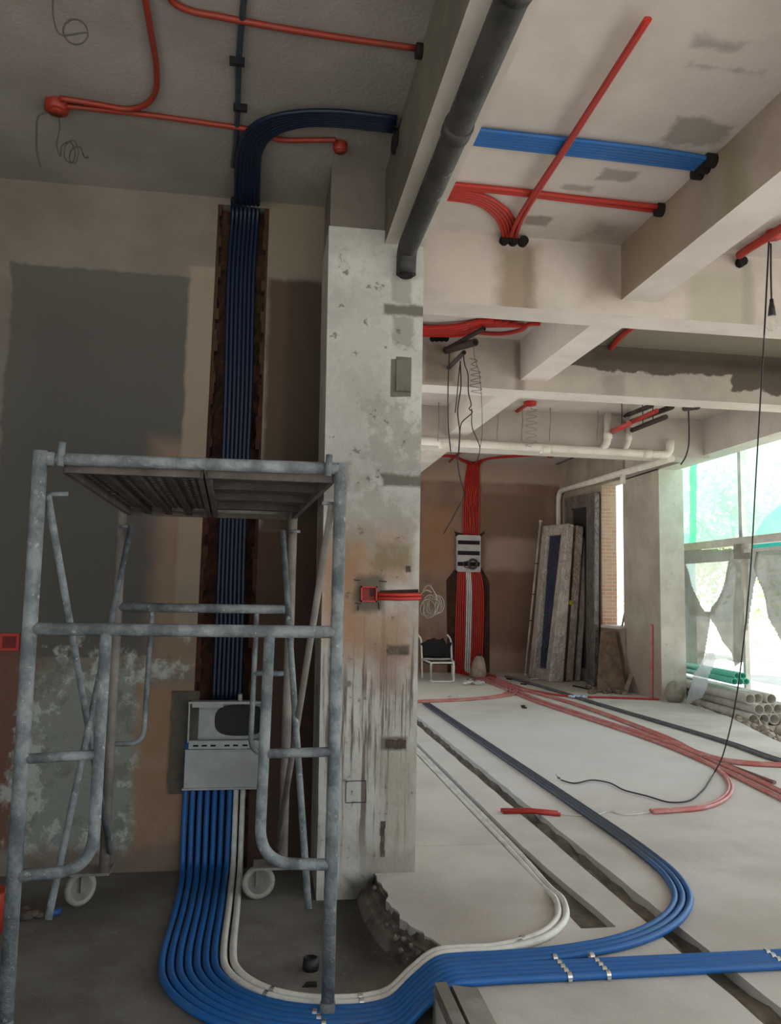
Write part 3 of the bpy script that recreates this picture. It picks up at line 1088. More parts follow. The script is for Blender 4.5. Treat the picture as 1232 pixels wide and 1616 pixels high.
# ---- first right-hand bay: blue band and red conduits
A = ceil([(766, 204), (860, 214), (960, 225), (1060, 238), (1128, 250)], CZ - .02)
B = ceil([(757, 229), (860, 241), (960, 252), (1060, 264), (1118, 271)], CZ - .02)
for i in (0,):
    A[0] = np.array([BX1, A[0][1], CZ - .02])
    B[0] = np.array([BX1, B[0][1], CZ - .02])
A[-1][0] = 2.44
B[-1][0] = 2.44
for k in range(6):
    run('blue_conduit', between(A, B, 6, k), 0.0135, M_blue, f'blue conduit in the flat white-ceiling band, {ordinal(k)} of six from the camera', 'conduit', 'blue band on the white ceiling')
p = (A[-1] + B[-1]) / 2
f = MB()
for dy in (-.07, 0, .07):
    f.tube([(2.38, p[1] + dy, CZ - .035), (2.455, p[1] + dy, CZ - .035)], 0.04, 10)
tag(obj('conduit_sleeve', f, M_hole), 'black sleeves where the blue ceiling band enters the stained beam', 'sleeve')
tag(obj('conduit_sleeve', MB().tube([(2.39, *on_z(1041, 331, CZ - .03)[1:]), (2.46, *on_z(1041, 331, CZ - .03)[1:])], 0.045, 10), M_hole), 'black sleeve where the red ceiling pair enters the stained beam', 'sleeve')
A = ceil([(727, 290), (800, 297), (900, 309), (1038, 323)])
B = ceil([(722, 300), (800, 306), (900, 318), (1036, 336)])
A[0][0] = B[0][0] = BX1
A[-1][0] = B[-1][0] = 2.42
for k in range(2):
    run('red_conduit', between(A, B, 2, k), 0.0165, M_red, f'straight red ceiling conduit entering the stained beam, {["nearer", "farther"][k]} of the pair', 'conduit', 'straight red ceiling pair')
A = ceil([(723, 297), (760, 306), (795, 325), (815, 350), (820, 372)])
B = ceil([(715, 317), (748, 322), (772, 336), (787, 356), (791, 376)])
A[0][0] = B[0][0] = BX1
for k in range(5):
    P = between(A, B, 5, k)
    P[-1] = np.array([P[-1][0], C1Y0 - .01, CZ - .03])
    run('red_conduit', P, 0.0135, M_red, f'red conduit in the fan curving into the cross beam, {ordinal(k)} of five from the inside', 'conduit', 'red fan into the cross beam')
for k in range(2):
    P = ceil([(1020 + 4 * k, 30), (905 + 4 * k, 210), (817 + 7 * k, 345), (806 + 8 * k, 372)], CZ - .045)
    run('red_conduit', P, 0.0135, M_red, f'long red conduit slanting over the blue ceiling band, {["left", "right"][k]} one', 'conduit', 'long red ceiling conduits')
f = MB()
for px in (797, 812, 828):
    p = on_z(px, 375, CZ - .035)
    f.tube([(p[0], C1Y0 - .05, CZ - .045), (p[0], C1Y0 + .01, CZ - .045)], .034, 10)
tag(obj('conduit_sleeve', f, M_hole), 'black sleeves under the red fan on the first cross beam', 'sleeve')

# right side bay: elbow and box
run('red_conduit', [on_z(x, y, CZ - .04) for x, y in ((1166, 403), (1185, 390), (1215, 372), (1245, 352))], 0.03, M_red, 'thick red conduit elbow at the upper right edge behind the stained beam')
jbox(1222, 365, 'red junction box at the upper right edge from which the lamp flex hangs', 0.06, CZ, M_red)
tag(obj('conduit_sleeve', MB().tube([(*on_z(1173, 409, CZ - .05)[:1], C1Y0 - .06, CZ - .06), (*on_z(1173, 409, CZ - .05)[:1], C1Y0 + .01, CZ - .06)], .035, 8), M_hole), 'black sleeve below the thick red elbow on the first cross beam', 'sleeve')

# ================================================================ drain pipe under the beam
M_drain = surf('dirty cast pipe', '#1a1918', '#3b3936', 3.0, 0.6, bump=0.3, bscale=30, speck=('#9d9b95', 7, 0.63, 0.6), spec=0.4)
t = thing('drain_pipe', 'sooty black drain pipe hung under the pale beam, ending at the pillar', 'pipe', (0.75, YP - .1, 3.5))
pa = on_z(806, 0, PZ0 - .06)
pe = on_z(645, 391, PZ0 - .06)
xd = 0.752
PR = 0.058
obj('pipe_run', MB().tube(fillet([(xd, -3.1, PZ0 - .062), (xd, YP - .075, PZ0 - .062), (xd, YP - .068, PZ0 - .205)], .09, 8), PR, 16), M_drain, t, False)
obj('pipe_collar', MB().tube([(xd, 3.18, PZ0 - .062), (xd, 3.26, PZ0 - .062)], PR + .007, 16), M_drain, t, False)
obj('pipe_collar', MB().tube([(xd, 2.35, PZ0 - .062), (xd, 2.41, PZ0 - .062)], PR + .006, 16), M_drain, t, False)
f = MB()
f.tube([(xd, YP - .068, PZ0 - .205), (xd, YP - .068, PZ0 - .217)], PR * .7, 16)
obj('pipe_mouth', f, M_hole, t)

# ================================================================ pillar hardware
M_box_red = plain('red socket box', '#b23024', 0.5)
M_cement = surf('fresh cement patch', '#5f5a50', '#4d493f', 6, .95, bump=.5)


def pf(x, y, d=0.0):
    return on_y(x, y, YP - d)


a, b = pf(569, 925), pf(594, 950)
t = thing('socket_box', 'red square socket box set into the pillar with cement round it', 'socket box', ((a[0] + b[0]) / 2, YP, b[2]))
f = MB()
w = .008
x0, x1, z0, z1 = a[0], b[0], b[2], a[2]
for q in ((x0, x1, z1 - w, z1), (x0, x1, z0, z0 + w), (x0, x0 + w, z0, z1), (x1 - w, x1, z0, z1)):
    f.box(q[0], q[1], YP - .022, YP + .002, q[2], q[3])
obj('box_rim', f, M_box_red, t)
obj('box_back', MB().box(x0, x1, YP - .004, YP + .002, z0, z1), plain('red box inside', '#7c2019', .6), t)  # darker red paints the shade inside the box
obj('box_shade', MB().box(x0 + (x1 - x0) * .55, x1 - w, YP - .006, YP - .003, z0 + .03, z1 - w), plain('dark red box shading', '#471512', .7), t)  # dark plate painted as shade over the right part of the box
for (x, y, x2, y2), w_ in zip(((558, 915, 568, 916), (598, 917, 610, 918), (560, 952, 569, 953), (565, 955, 565, 963), (597, 950, 598, 962)), ('at its upper left', 'at its upper right', 'at its lower left, level', 'at its lower left, upright', 'at its lower right')):
    tag(obj('pencil_mark', MB().bar(pf(x, y, .002), pf(x2, y2, .002), .006, .006, (0, 1, 0)), M_wire), 'dark layout stroke beside the red socket box on the pillar, ' + w_, 'mark', 'layout strokes on the pillar')
f = MB()
p, q = pf(600, 934), pf(663, 935)
f.hexa([(p[0], YP - .006, p[2] - .03), (PX1 - .005, YP - .006, q[2] - .032), (p[0], YP + .001, p[2] - .03), (PX1 - .005, YP + .001, q[2] - .032), (p[0], YP - .006, p[2] + .008), (PX1 - .005, YP - .006, q[2] + .018), (p[0], YP + .001, p[2] + .008), (PX1 - .005, YP + .001, q[2] + .018)])
tag(obj('wall_groove', f, surf('groove bottom', '#3a2a1f', '#2a2019', 6, .95)), 'dark groove cut across the pillar from the red socket box to the corner', 'groove')
for k in range(2):
    run('red_conduit', [pf(596, 938 + 6 * k, .014), pf(630, 939 + 6 * k, .014), np.array([PX1 + .01, YP - .014, pf(664, 938 + 6 * k)[2]])], 0.011, M_red, f'{["upper", "lower"][k]} red conduit lying in the groove beside the socket box', 'conduit', 'red conduits in the pillar groove', 0)
# hanging coil of cables at the pillar corner
f = MB()
c0 = on_y(679, 957, YP + .02)
for k in range(9):
    cx, cz = c0[0] + (k % 3) * .012 - .02 + k * .004, c0[2] + random.uniform(-.02, .02)
    rx, rz, tl = random.uniform(.028, .048), random.uniform(.042, .066), random.uniform(-.5, .3)
    pts = []
    for a in range(0, 361, 20):
        th = math.radians(a)
        u, v = rx * math.cos(th), rz * math.sin(th)
        pts.append((cx + u * math.cos(tl) - v * math.sin(tl), YP + .0 + .012 * math.sin(th * 2 + k) + k * .004, cz + u * math.sin(tl) + v * math.cos(tl)))
    f.tube(pts, 0.0032, 6, False)
f.tube(crom([(PX1 - .0, YP - .02, pf(664, 940)[2]), (PX1 + .03, YP - .03, c0[2] + .09), (c0[0], YP, c0[2] + .08)], 6), .0035, 6)
f.tube(crom([(PX1 - .0, YP - .02, pf(664, 940)[2]), (PX1 + .05, YP - .02, c0[2] + .12), (PX1 + .10, YP, c0[2] + .06)], 6), .0035, 6)
tag(obj('cable_coil', f, plain('cream cable', '#94897a', .6), None, False), 'tangled coil of cream cables dangling from the groove at the pillar corner', 'cable coil')
# recesses chipped in the pillar face
M_mort = surf('mortar block', '#5d5b52', '#6c6a60', 5, .95, bump=.5)
a, b = pf(617, 562), pf(648, 628)
f = MB()
f.hexa([(a[0], YP - .002, b[2]), (b[0], YP - .002, b[2] + .01), (a[0], YP + .01, b[2]), (b[0], YP + .01, b[2]), (a[0], YP - .002, a[2] - .02), (b[0], YP - .002, a[2]), (a[0], YP + .01, a[2]), (b[0], YP + .01, a[2])])
f.hexa([(a[0] + .03, YP - .018, b[2] + .035), (b[0] - .004, YP - .018, b[2] + .035), (a[0] + .03, YP, b[2] + .03), (b[0], YP, b[2] + .03), (a[0] + .03, YP - .008, a[2] - .02), (b[0] - .004, YP - .006, a[2] - .01), (a[0] + .03, YP, a[2]), (b[0], YP, a[2])])
tag(obj('mortar_patch', f, M_mort), 'rectangular grey mortar filling in the upper pillar face, level with the red fittings', 'mortar patch')
M_notch = surf('chipped notch', '#4a3f35', '#6a5f52', 8, .95, bump=.8)
for (x0_, y0_, x1_, y1_, lab) in ((611, 1022, 644, 1033, 'chipped dark notch in the pillar below the red groove'), (609, 1166, 640, 1183, 'chipped dark notch low on the pillar with a broken brick edge'), (600, 1296, 607, 1352, 'narrow upright notch near the foot of the pillar'), (640, 893, 648, 903, 'small chipped hole in the pillar just above the red groove')):
    f = MB()
    a, b = pf(x0_, y0_), pf(x1_, y1_)
    for k in range(5):
        t0, t1 = k / 5, (k + 1) / 5
        if x1_ - x0_ > y1_ - y0_:
            f.box(a[0] + (b[0] - a[0]) * t0, a[0] + (b[0] - a[0]) * t1, YP - .003 - random.random() * .004, YP + .002, b[2] + random.uniform(0, .01), a[2] - random.uniform(0, .012))
        else:
            f.box(a[0] + random.uniform(0, .005), b[0] - random.uniform(0, .005), YP - .003 - random.random() * .004, YP + .002, a[2] + (b[2] - a[2]) * t1, a[2] + (b[2] - a[2]) * t0)
    tag(obj('chipped_notch', f, M_notch), lab, 'notch')
f = MB()
sq = [pf(x, y, .001) for x, y in ((546, 1233), (577, 1232), (577, 1266), (545, 1267), (546, 1233))]
for p, q in zip(sq[:-1], sq[1:]):
    f.bar(p, q, .004, .003, (0, 1, 0))
tag(obj('pencil_square', f, M_wire), 'thin pencilled square outline on the lower left of the pillar face', 'mark')

# ================================================================ white distribution box low in the chase
M_enamel = surf('grey-white enamel', '#a9aca8', '#979a96', 4, .55, bump=.02, spec=.5)
M_inside = plain('dark box inside', '#2f2f30', .8)
YBX = YW - .075
def bf(x, y, d=0.0):
    return on_y(x, y, YBX - d)


a, b = bf(298, 1107), bf(412, 1171)
c, d = bf(292, 1184), bf(408, 1243)
t = thing('distribution_box', 'open grey-white two-tier distribution box fixed over the blue conduits in the chase', 'distribution box', ((a[0] + b[0]) / 2, YW, d[2]))
X0, X1 = a[0], b[0]
f = MB()
f.box(X0, X1, YBX - .02, YW - .002, a[2] - .012, a[2])          # top flange
f.box(X0, X0 + .008, YBX, YW - .002, b[2], a[2])
f.box(X1 - .008, X1, YBX, YW - .002, b[2], a[2])
f.box(X0, X1, YW - .01, YW - .002, b[2], a[2])
f.box(X0 + .02, X0 + .20, YBX - .002, YBX + .004, a[2] - .035, a[2] - .012)
obj('upper_case', f, M_enamel, t)
f = MB()
cx, cz = X0 + .30, (a[2] + b[2]) / 2 - .0
poly = []
for ang in range(0, 360, 12):
    th = math.radians(ang)
    rr = 1.0 / max(abs(math.cos(th)) ** 3 + abs(math.sin(th)) ** 3, 1e-3) ** (1 / 3)
    poly.append((cx + .15 * rr * math.cos(th), cz + .092 * rr * math.sin(th)))
poly = [(min(p[0], X1 - .01), min(max(p[1], b[2] + .01), a[2] - .02)) for p in poly]
f.prism(poly, YW - .014, YW - .010, 'y')
obj('cutout', f, M_inside, t)
f = MB()
f.box(X0 + .01, X1, YBX - .012, YBX + .03, c[2] + .008, b[2] + .012)
o = obj('slotted_rail', f, M_enamel, t)
f = MB()
for k, x in enumerate((.035, .085, .135, .215, .265, .32)):
    f.box(X0 + x, X0 + x + .03, YBX - .0135, YBX - .011, c[2] + .022, c[2] + .032)
obj('rail_slot', f, M_hole, o)
f = MB()
f.box(c[0], d[0], YBX - .005, YBX + .012, d[2], c[2])
f.box(c[0] - .008, d[0], YBX - .018, YBX + .012, d[2] - .006, d[2] + .006)
f.box(c[0], d[0], YBX - .012, YBX, c[2] - .006, c[2] + .004)
bevel(obj('lower_panel', f, M_enamel, t), .002, 1)
f = MB()
p = bf(379, 1095)
f.tube([(p[0], YBX + .02, a[2]), (p[0], YBX + .02, a[2] + .04)], .014, 8)
obj('cable_gland', f, M_enamel, t)
# grey cement skim left of the box
f = MB()
p, q = on_y(270, 1090, YW), on_y(298, 1252, YW)
vs = [(p[0] + random.uniform(0, .02), YW - .006, q[2] + (p[2] - q[2]) * k / 8) for k in range(9)]
poly = [(v[0], v[2]) for v in vs] + [(q[0] + .04, p[2]), (q[0] + .04, q[2])]
f.prism(poly, YW - .012, YW, 'y')
tag(obj('cement_patch', f, M_cement), 'grey cement skim on the wall along the left edge of the white box', 'cement patch')

# ================================================================ scaffold
M_steel = surf('dusty galvanised tube', '#565c5f', '#868c8d', 9, .72, 0.05, bump=.45, bscale=60, speck=('#b3b3ae', 26, .62, .7), spec=.4)
M_steel_dark = surf('brown dusty tube', '#6b655e', '#857f77', 6, .75, 0.0, bump=.25, speck=('#a19b92', 26, .63, .6))
M_deck = surf('rusty deck steel', '#4d4541', '#645b56', 5, .8, .1, bump=.4, bscale=40, speck=('#8d8580', 20, .62, .6))
M_deckbar = surf('dark deck rib', '#35302d', '#4b4440', 6, .8, bump=.3)
M_rubber = surf('pale caster tyre', '#a19f90', '#86847a', 5, .7)
YN, YFr = 3.33, 4.50
NL = [on_y(66, 703, YN), on_y(16, 1500, YN)]
xl_, xr_ = -0.878, 0.300
zt_ = 2.035
zb_ = LF
scaf = thing('scaffold_tower', 'dusty grey tubular scaffold tower with two end frames standing in front of the left wall', 'scaffold', ((xl_ + xr_) / 2, 3.9, LF))
R1 = 0.0255

fr = obj('end_frame', MB().tube([(xl_ + .01, YN, zt_ - .03), (xr_ - .01, YN, zt_ - .022)], R1, 12), M_steel, scaf, False)
fr['label'] = 'end frame nearer the camera'


def sub(name, mb, par, mat=M_steel):
    return obj(name, mb, mat, par, False)


n = lambda x, y: on_y(x, y, YN)
sub('post', MB().tube([(xl_, YN, zb_), (xl_ + .002, YN, zt_)], R1 * 1.12, 12), fr)
sub('post', MB().tube([(xr_, YN, zb_), (xr_, YN, zt_)], R1 * 1.0, 12), fr)
zm = float(n(300, 995)[2])
sub('mid_rail', MB().tube([(xl_, YN, zm), (xr_, YN, zm)], R1 * .98, 12), fr)
li = float(n(167, 1010)[0])
lj = float(n(150, 1280)[0])
ri = float(n(425, 1010)[0])
rj = float(n(411, 1280)[0])
sub('inner_leg', MB().tube(fillet([(li, YN, zm), (lj, YN, .45), (xl_, YN, .435)], .20, 10), .0225, 10), fr)
sub('inner_leg', MB().tube(fillet([(ri, YN, zm), (rj, YN, .455), (xr_, YN, .44)], .22, 10), .0225, 10), fr)
zh = float(n(110, 1193)[2])
sub('rung', MB().tube([(xl_, YN, zh - .01), (lj - .0, YN, zh + .005)], .019, 10), fr)
sub('rung', MB().tube([(rj, YN, zh), (xr_, YN, zh + .005)], .019, 10), fr)
f = MB()
f.tube([(xl_ + .01, YN, zt_ - .03), (xl_ + .06, YN, zt_ - .03)], R1 * 1.15, 10)
sub('hook', f, fr)
for pq in ([(xl_ + .08, YN - .015, zt_ - .06), (xl_ + .085, YN - .02, zt_ + .035)], [(xr_ - .055, YN - .03, zt_ - .06), (xr_ - .05, YN - .02, zt_ + .03)]):
    sub('hook', MB().tube(pq, .014, 8), fr)
pz = float(n(72, 778)[2])
for x in (xl_, xr_):
    f = MB()
    f.tube([(x, YN - .03, pz), (x, YN + .05, pz), (x + (-.07 if x > 0 else .10), YN + .05, pz + .005)], .010, 6)
    sub('brace_pin', f, fr)
f = MB().lathe([(.001, 0), (.045, 0), (.045, .008), (.03, .01), (.029, .06), (.001, .06)], (xr_, YN, LF), 12)
sub('foot', f, fr)
f = MB().lathe([(.001, 0), (.045, 0), (.045, .008), (.03, .01), (.029, .06), (.001, .06)], (xl_, YN, LF), 12)
sub('foot', f, fr)

g = lambda x, y: on_y(x, y, YFr)
fl_, fr_ = float(g(178, 1100)[0]), float(g(455, 1050)[0])
ftop = 1.95
zm2 = float(g(320, 960)[2])
fr2 = obj('end_frame', MB().tube([(fl_, YFr, ftop), (fr_, YFr, ftop)], R1, 12), M_steel_dark, scaf, False)
fr2['label'] = 'end frame close to the wall'
zc2 = LF + .19
sub('post', MB().tube([(fl_, YFr, zc2), (fl_, YFr, ftop + .03)], R1, 12), fr2, M_steel_dark)
sub('post', MB().tube([(fr_, YFr, zc2), (fr_, YFr, ftop + .03)], R1, 12), fr2, M_steel_dark)
sub('mid_rail', MB().tube([(fl_, YFr, zm2), (fr_, YFr, zm2)], R1 * .95, 12), fr2)
l2, l2b = float(g(240, 965)[0]), float(g(228, 1130)[0])
r2, r2b = float(g(405, 970)[0]), float(g(396, 1150)[0])
z2a, z2b = float(g(200, 1174)[2]), float(g(425, 1190)[2])
sub('inner_leg', MB().tube(fillet([(l2, YFr, zm2), (l2b, YFr, z2a), (fl_, YFr, z2a)], .12, 8), .013, 8), fr2)
sub('inner_leg', MB().tube(fillet([(r2, YFr, zm2), (r2b, YFr, z2b), (fr_, YFr, z2b)], .12, 8), .014, 8), fr2)
zq = float(g(430, 1063)[2])
sub('rung', MB().tube([(r2b + .005, YFr, zq), (fr_, YFr, zq)], .015, 8), fr2)
pz2 = float(g(203, 832)[2])
for x in (fl_, fr_):
    f = MB()
    f.tube([(x, YFr + .01, pz2), (x, YFr - .05, pz2), (x + .04, YFr - .05, pz2)], .009, 6)
    sub('brace_pin', f, fr2)

# cross braces on both long sides
for (xn, xf, lab) in ((xl_, fl_, 'left'), (xr_, fr_, 'right')):
    sg = .03 if lab == 'left' else -.03
    zlow_n, zlow_f = LF + (.12 if lab == 'left' else .12), LF + .30
    o1 = obj('cross_brace', MB().tube([(xn + sg, YN + .02, pz), (xf + sg, YFr - .02, zlow_f)], .0155, 8), M_steel_dark if lab == 'right' else M_steel, scaf, False)
    o2 = obj('cross_brace', MB().tube([(xf + sg * 1.8, YFr - .04, pz2), (xn + sg * 2.2, YN + .28, zlow_n + .18)], .0155, 8), M_steel, scaf, False)
# the near ends of the rising braces rest low behind the posts
f = MB()
p = on_z(45, 1432, LF + .03)

# casters under the frame by the wall
for px, py, lab, rot in ((408, 1384, 'right', .15), (129, 1388, 'left', .75)):
    wc = on_y(px, py, 4.62)
    rw = (wc[2] - LF) if wc[2] - LF > .05 else .09
    rw = .088
    base = fr_ if lab == 'right' else fl_
    cc = np.array([wc[0], 4.60, LF + rw])
    ax = np.array([math.sin(rot), -math.cos(rot), 0])
    cs = obj('caster', MB().box(min(base, cc[0]) - .03, max(base, cc[0]) + .03, YFr - .03, 4.62, LF + 2 * rw + .012, LF + 2 * rw + .024), M_steel_dark, scaf)
    cs['label'] = 'caster under the ' + lab + ' post'
    f = MB()
    sd = np.array([-ax[1], ax[0], 0])
    ring = [cc + sd * math.cos(t) * (rw - .017) + np.array([0, 0, 1]) * math.sin(t) * (rw - .017) for t in np.linspace(0, 2 * PI, 25)]
    f.tube(ring, .018, 8, False)
    obj('tyre', f, M_rubber, cs, False)
    f = MB()
    f.tube([cc - ax * .012, cc + ax * .012], rw - .028, 16)
    f.tube([cc - ax * .03, cc + ax * .03], .014, 10)
    obj('wheel_disc', f, M_steel_dark, cs, False)
    f = MB()
    for s in (-1, 1):
        f.hexa([*(cc + ax * s * .032 + sd * w_ + np.array([0, 0, z_]) + ax * e_ for z_ in (-.012, rw + .014) for e_ in (-.003, .003) for w_ in (-.02, .02))])
    obj('fork', f, M_steel_dark, cs)


# ---- decks lying on the scaffold
def bil(c, u, v):
    c = [np.array(q, float) for q in c]
    return c[0] * (1 - u) * (1 - v) + c[1] * u * (1 - v) + c[2] * (1 - u) * v + c[3] * u * v


def deck(label, c, nrib, along, holes):
    """steel deck through four corners (near-left, near-right, far-left, far-right)"""
    t = thing('scaffold_deck', label, 'scaffold deck', (c[0] + c[3]) / 2)
    NU, NV = (28, 46) if holes else (2, 2)
    up = np.array([0, 0, .006])
    f = MB()
    vs, fs = [], []
    for j in range(NV + 1):
        for i in range(NU + 1):
            vs.append(bil(c, i / NU, j / NV) + up)
    for j in range(NV):
        for i in range(NU):
            if holes and i % 2 == 1 and j % 2 == 1 and 0 < j < NV - 1 and i < NU - 1:
                continue
            fs.append((j * (NU + 1) + i, j * (NU + 1) + i + 1, (j + 1) * (NU + 1) + i + 1, (j + 1) * (NU + 1) + i))
    f.add(vs, fs)
    o = obj('deck_plate', f, M_deck, t)
    md = o.modifiers.new('thick', 'SOLIDIFY')
    md.thickness = .004
    for a, b in ((bil(c, 0, 0), bil(c, 0, 1)), (bil(c, 1, 0), bil(c, 1, 1)), (bil(c, 0, 0), bil(c, 1, 0)), (bil(c, 0, 1), bil(c, 1, 1))):
        obj('edge_rail', MB().bar(a - up * 2, b - up * 2, .022, .045), M_deck, t)
    for k in range(nrib):
        s = (k + 1) / (nrib + 1)
        a, b = (bil(c, s, 0.02), bil(c, s, .98)) if along else (bil(c, .02, s), bil(c, .98, s))
        obj('rib', MB().bar(a - up * 2, b - up * 2, .03 if along else .05, .035), M_deckbar, t)
    f = MB()
    for u in (.12, .88):
        p = bil(c, u, 0)
        f.bar(p + np.array([0, -.05, .03]), p + np.array([0, .03, .0]), .03, .01)
    obj('deck_hook', f, M_deck, t)
    return t


zn, zf = 1.992, 1.935
dk = lambda x, y, Y: on_y(x, y, Y)
cA = [np.array([on_y(108, 735, 3.42)[0], 3.37, zn]), np.array([on_y(318, 740, 3.42)[0], 3.37, zn]), np.array([on_y(203, 806, YFr)[0], YFr + .03, zf]), np.array([on_y(330, 811, YFr)[0], YFr + .03, zf])]
cB = [np.array([on_y(330, 740, 3.42)[0], 3.37, zn]), np.array([on_y(522, 748, 3.42)[0], 3.37, zn]), np.array([on_y(340, 812, YFr)[0], YFr + .03, zf]), np.array([on_y(462, 818, YFr)[0], YFr + .03, zf])]
deck('perforated steel deck on the scaffold top left half, ribs running towards the wall', cA, 3, True, True)
deck('rusty steel deck on the right half of the scaffold top, ribs crosswise', cB, 3, False, False)

# ---- odds and ends on the old slab
p = on_z(490, 1530, LF)
f = MB()
f.lathe([(.001, 0), (.034, 0), (.036, .01), (.033, .05), (.022, .052), (.022, .02), (.001, .02)], (p[0], p[1], LF), 14)
tag(obj('plastic_cup', f, M_black), 'small black plastic cup on the slab just left of the near scaffold post', 'cup')
p = on_z(488, 1556, LF)
tag(obj('plastic_chip', MB().hexa([(p[0] - .03, p[1] - .01, LF), (p[0] + .03, p[1] - .015, LF), (p[0] - .01, p[1] + .015, LF), (p[0] + .03, p[1] + .012, LF), (p[0] - .03, p[1] - .01, LF + .004), (p[0] + .03, p[1] - .015, LF + .008), (p[0] - .01, p[1] + .015, LF + .012), (p[0] + .03, p[1] + .012, LF + .012)]), M_black), 'flat black plastic chip lying in front of the small black cup', 'scrap')
f = MB()
a, b = on_z(72, 1443, LF + .02), on_z(96, 1438, LF + .02)
f.tube([a, b], .017, 10)
tag(obj('conduit_scrap', f, plain('blue scrap', '#2b4f8f', .5)), 'short blue conduit offcut on the slab at the lower left', 'offcut')
f = MB()
for px, py, r in ((52, 1448, .028), (40, 1452, .03), (62, 1449, .02), (35, 1440, .025)):
    p = on_z(px, py, LF)
    f.ball((p[0], p[1], LF + r * .6), r, 8, 6, .5, (1.3, 1, .7))
tag(obj('mud_clump', f, surf('mud', '#4e423a', '#61544a', 8)), 'brown clump of dried mud beside the blue offcut near the left post', 'mud clump')
p = on_z(2, 1470, LF)
f = MB()
f.lathe([(.001, 0), (.07, 0), (.085, .18), (.08, .19), (.06, .19), (.001, .16)], (p[0] - .06, p[1], LF), 14)
tag(obj('plastic_bucket', f, plain('red plastic', '#a83a2a', .5)), 'red plastic bucket cut off by the left edge beside the scaffold post', 'bucket')
p = on_y(17, 1013, YW)
t = thing('socket_box', 'small red socket box in the wall at the left edge, behind the scaffold post', 'socket box', p)
obj('box_rim', MB().box(p[0] - .055, p[0] + .05, YW - .02, YW + .01, p[2] - .05, p[2] + .05), M_box_red, t)
obj('box_back', MB().box(p[0] - .04, p[0] + .035, YW - .022, YW - .019, p[2] - .035, p[2] + .035), plain('shadowed red box inside', '#6e2019', .7), t)
# wires hanging from the left ceiling
def wire(pts, r, label, mat=None, cat='wire', group=None, name='hanging_wire'):
    return tag(obj(name, MB().tube(crom(pts, 8), r, 6), mat or M_wire, None, False), label, cat, group)


def hang(px, py, rel, z=CZ):
    """wire hanging from the ceiling point under a pixel; rel = list of (dx, dy, drop)"""
    p = on_z(px, py, z)
    return [np.array([p[0] + a, p[1] + b, z - c]) for a, b, c in rel]


M_wire_grey = plain('grey flex', '#4b4846', .7)
wire(hang(78, 165, [(0, 0, .04), (-.05, 0, .07), (-.06, .02, .16), (-.05, .02, .26), (-.03, .02, .33)]), .0045, 'grey wire tail hanging left of the octagonal red ceiling box', M_wire_grey)
pts = [(0, 0, .04), (.01, 0, .1), (.0, 0, .2)]
for k in range(14):
    t_ = k / 13 * 2.6 * 2 * PI
    pts.append((.045 + .03 * math.cos(t_ + 2.4) + .012 * k * .4, .02 * math.sin(t_ * .5), .22 + .06 * math.sin(t_ + 2.4) + .002 * k))
pts += [(.16, 0, .25)]
wire(hang(93, 172, pts), .0035, 'curled grey wire loop hanging below the octagonal red ceiling box', M_wire_grey)
pts = []
for k in range(16):
    t_ = k / 15 * 1.7 * 2 * PI
    pts.append((.05 * math.cos(t_), .01 * math.sin(t_), .14 + .05 * math.sin(t_)))
wire(hang(122, 2, [(-.1, 0, 0), (-.09, 0, .1), (-.06, 0, .16)] + pts), .0035, 'curled wire loop hanging from the ceiling at the top left edge', M_wire_grey)

# ================================================================ red risers and panel on the far wall
YQ = YB - .03
bk = lambda x, y, d=.03: on_y(x, y, YB - d)
A = [bk(x, y) for x, y in ((729, 850), (730, 800), (732, 765), (736, 738))]
B = [bk(x, y) for x, y in ((756, 850), (757, 800), (757, 765), (757, 738))]
zc = CZF - .02
lc = [on_z(x, y, zc) for x, y in ((728, 727), (712, 721), (690, 720), (640, 718))]
rc = [on_z(x, y, zc) for x, y in ((770, 725), (820, 720), (860, 718), (885, 713), (908, 705))]
NB_ = 9
for k in range(NB_):
    P = between(A, B, NB_, k)
    if k < 4:
        tail = [p + np.array([0, -.035 * k, 0]) for p in lc]
    else:
        tail = [p + np.array([0, -.035 * (8 - k), 0]) for p in rc]
    P = P + [np.array([P[-1][0], YB - .07, CZF - .06])] + tail
    run('red_conduit', P, .0155, M_red_bright, f'bright red riser above the far board, {ordinal(k)} of nine from the left', 'conduit', 'red risers above the far board', 5)
# red cables showing loose over the risers
for k in range(3):
    A1 = [bk(740 + 7 * k, 766, .07), bk(736 + 6 * k, 790, .06), bk(741 + 5 * k + (8 if k == 2 else 0), 810, .07), bk(742 + 6 * k + (10 if k == 2 else 0), 832, .06)]
    run('loose_cable', A1, .005, plain('orange wire', '#d8552c', .5), f'thin loose orange wire hanging in front of the far red risers, {["left", "middle", "right"][k]} one of three', 'wire', 'loose orange wires', 6, 6)
A = [bk(x, y) for x, y in ((722, 893), (720, 930), (718, 980), (717, 1035), (716, 1058))]
B = [bk(x, y) for x, y in ((757, 893), (763, 925), (764, 980), (762, 1035), (762, 1058))]
NL_ = 14
flo = [on_z(x, y, .016) for x, y in ((745, 1066), (775, 1072))]
for k in range(NL_):
    P = between(A, B, NL_, k)
    P[-1][2] = .06
    base = np.array([P[-1][0] + .02, YB - .14, .017])
    white = k in (5, 6, 7)
    e2 = np.array([3.88 + .036 * k, 15.25 - .02 * k, .017])
    P = P + [base, e2]
    if white:
        run('white_conduit', P, .0165, M_white, f'white conduit below the far board between the reds, {["left", "middle", "right"][k - 5]} of three', 'conduit', 'white conduits below the far board', 5)
    else:
        i = k if k < 5 else k - 3
        run('red_conduit', P, .0165, M_red_bright, f'bright red riser below the far board, {ordinal(i)} of eleven from the left', 'conduit', 'red risers below the far board', 5)
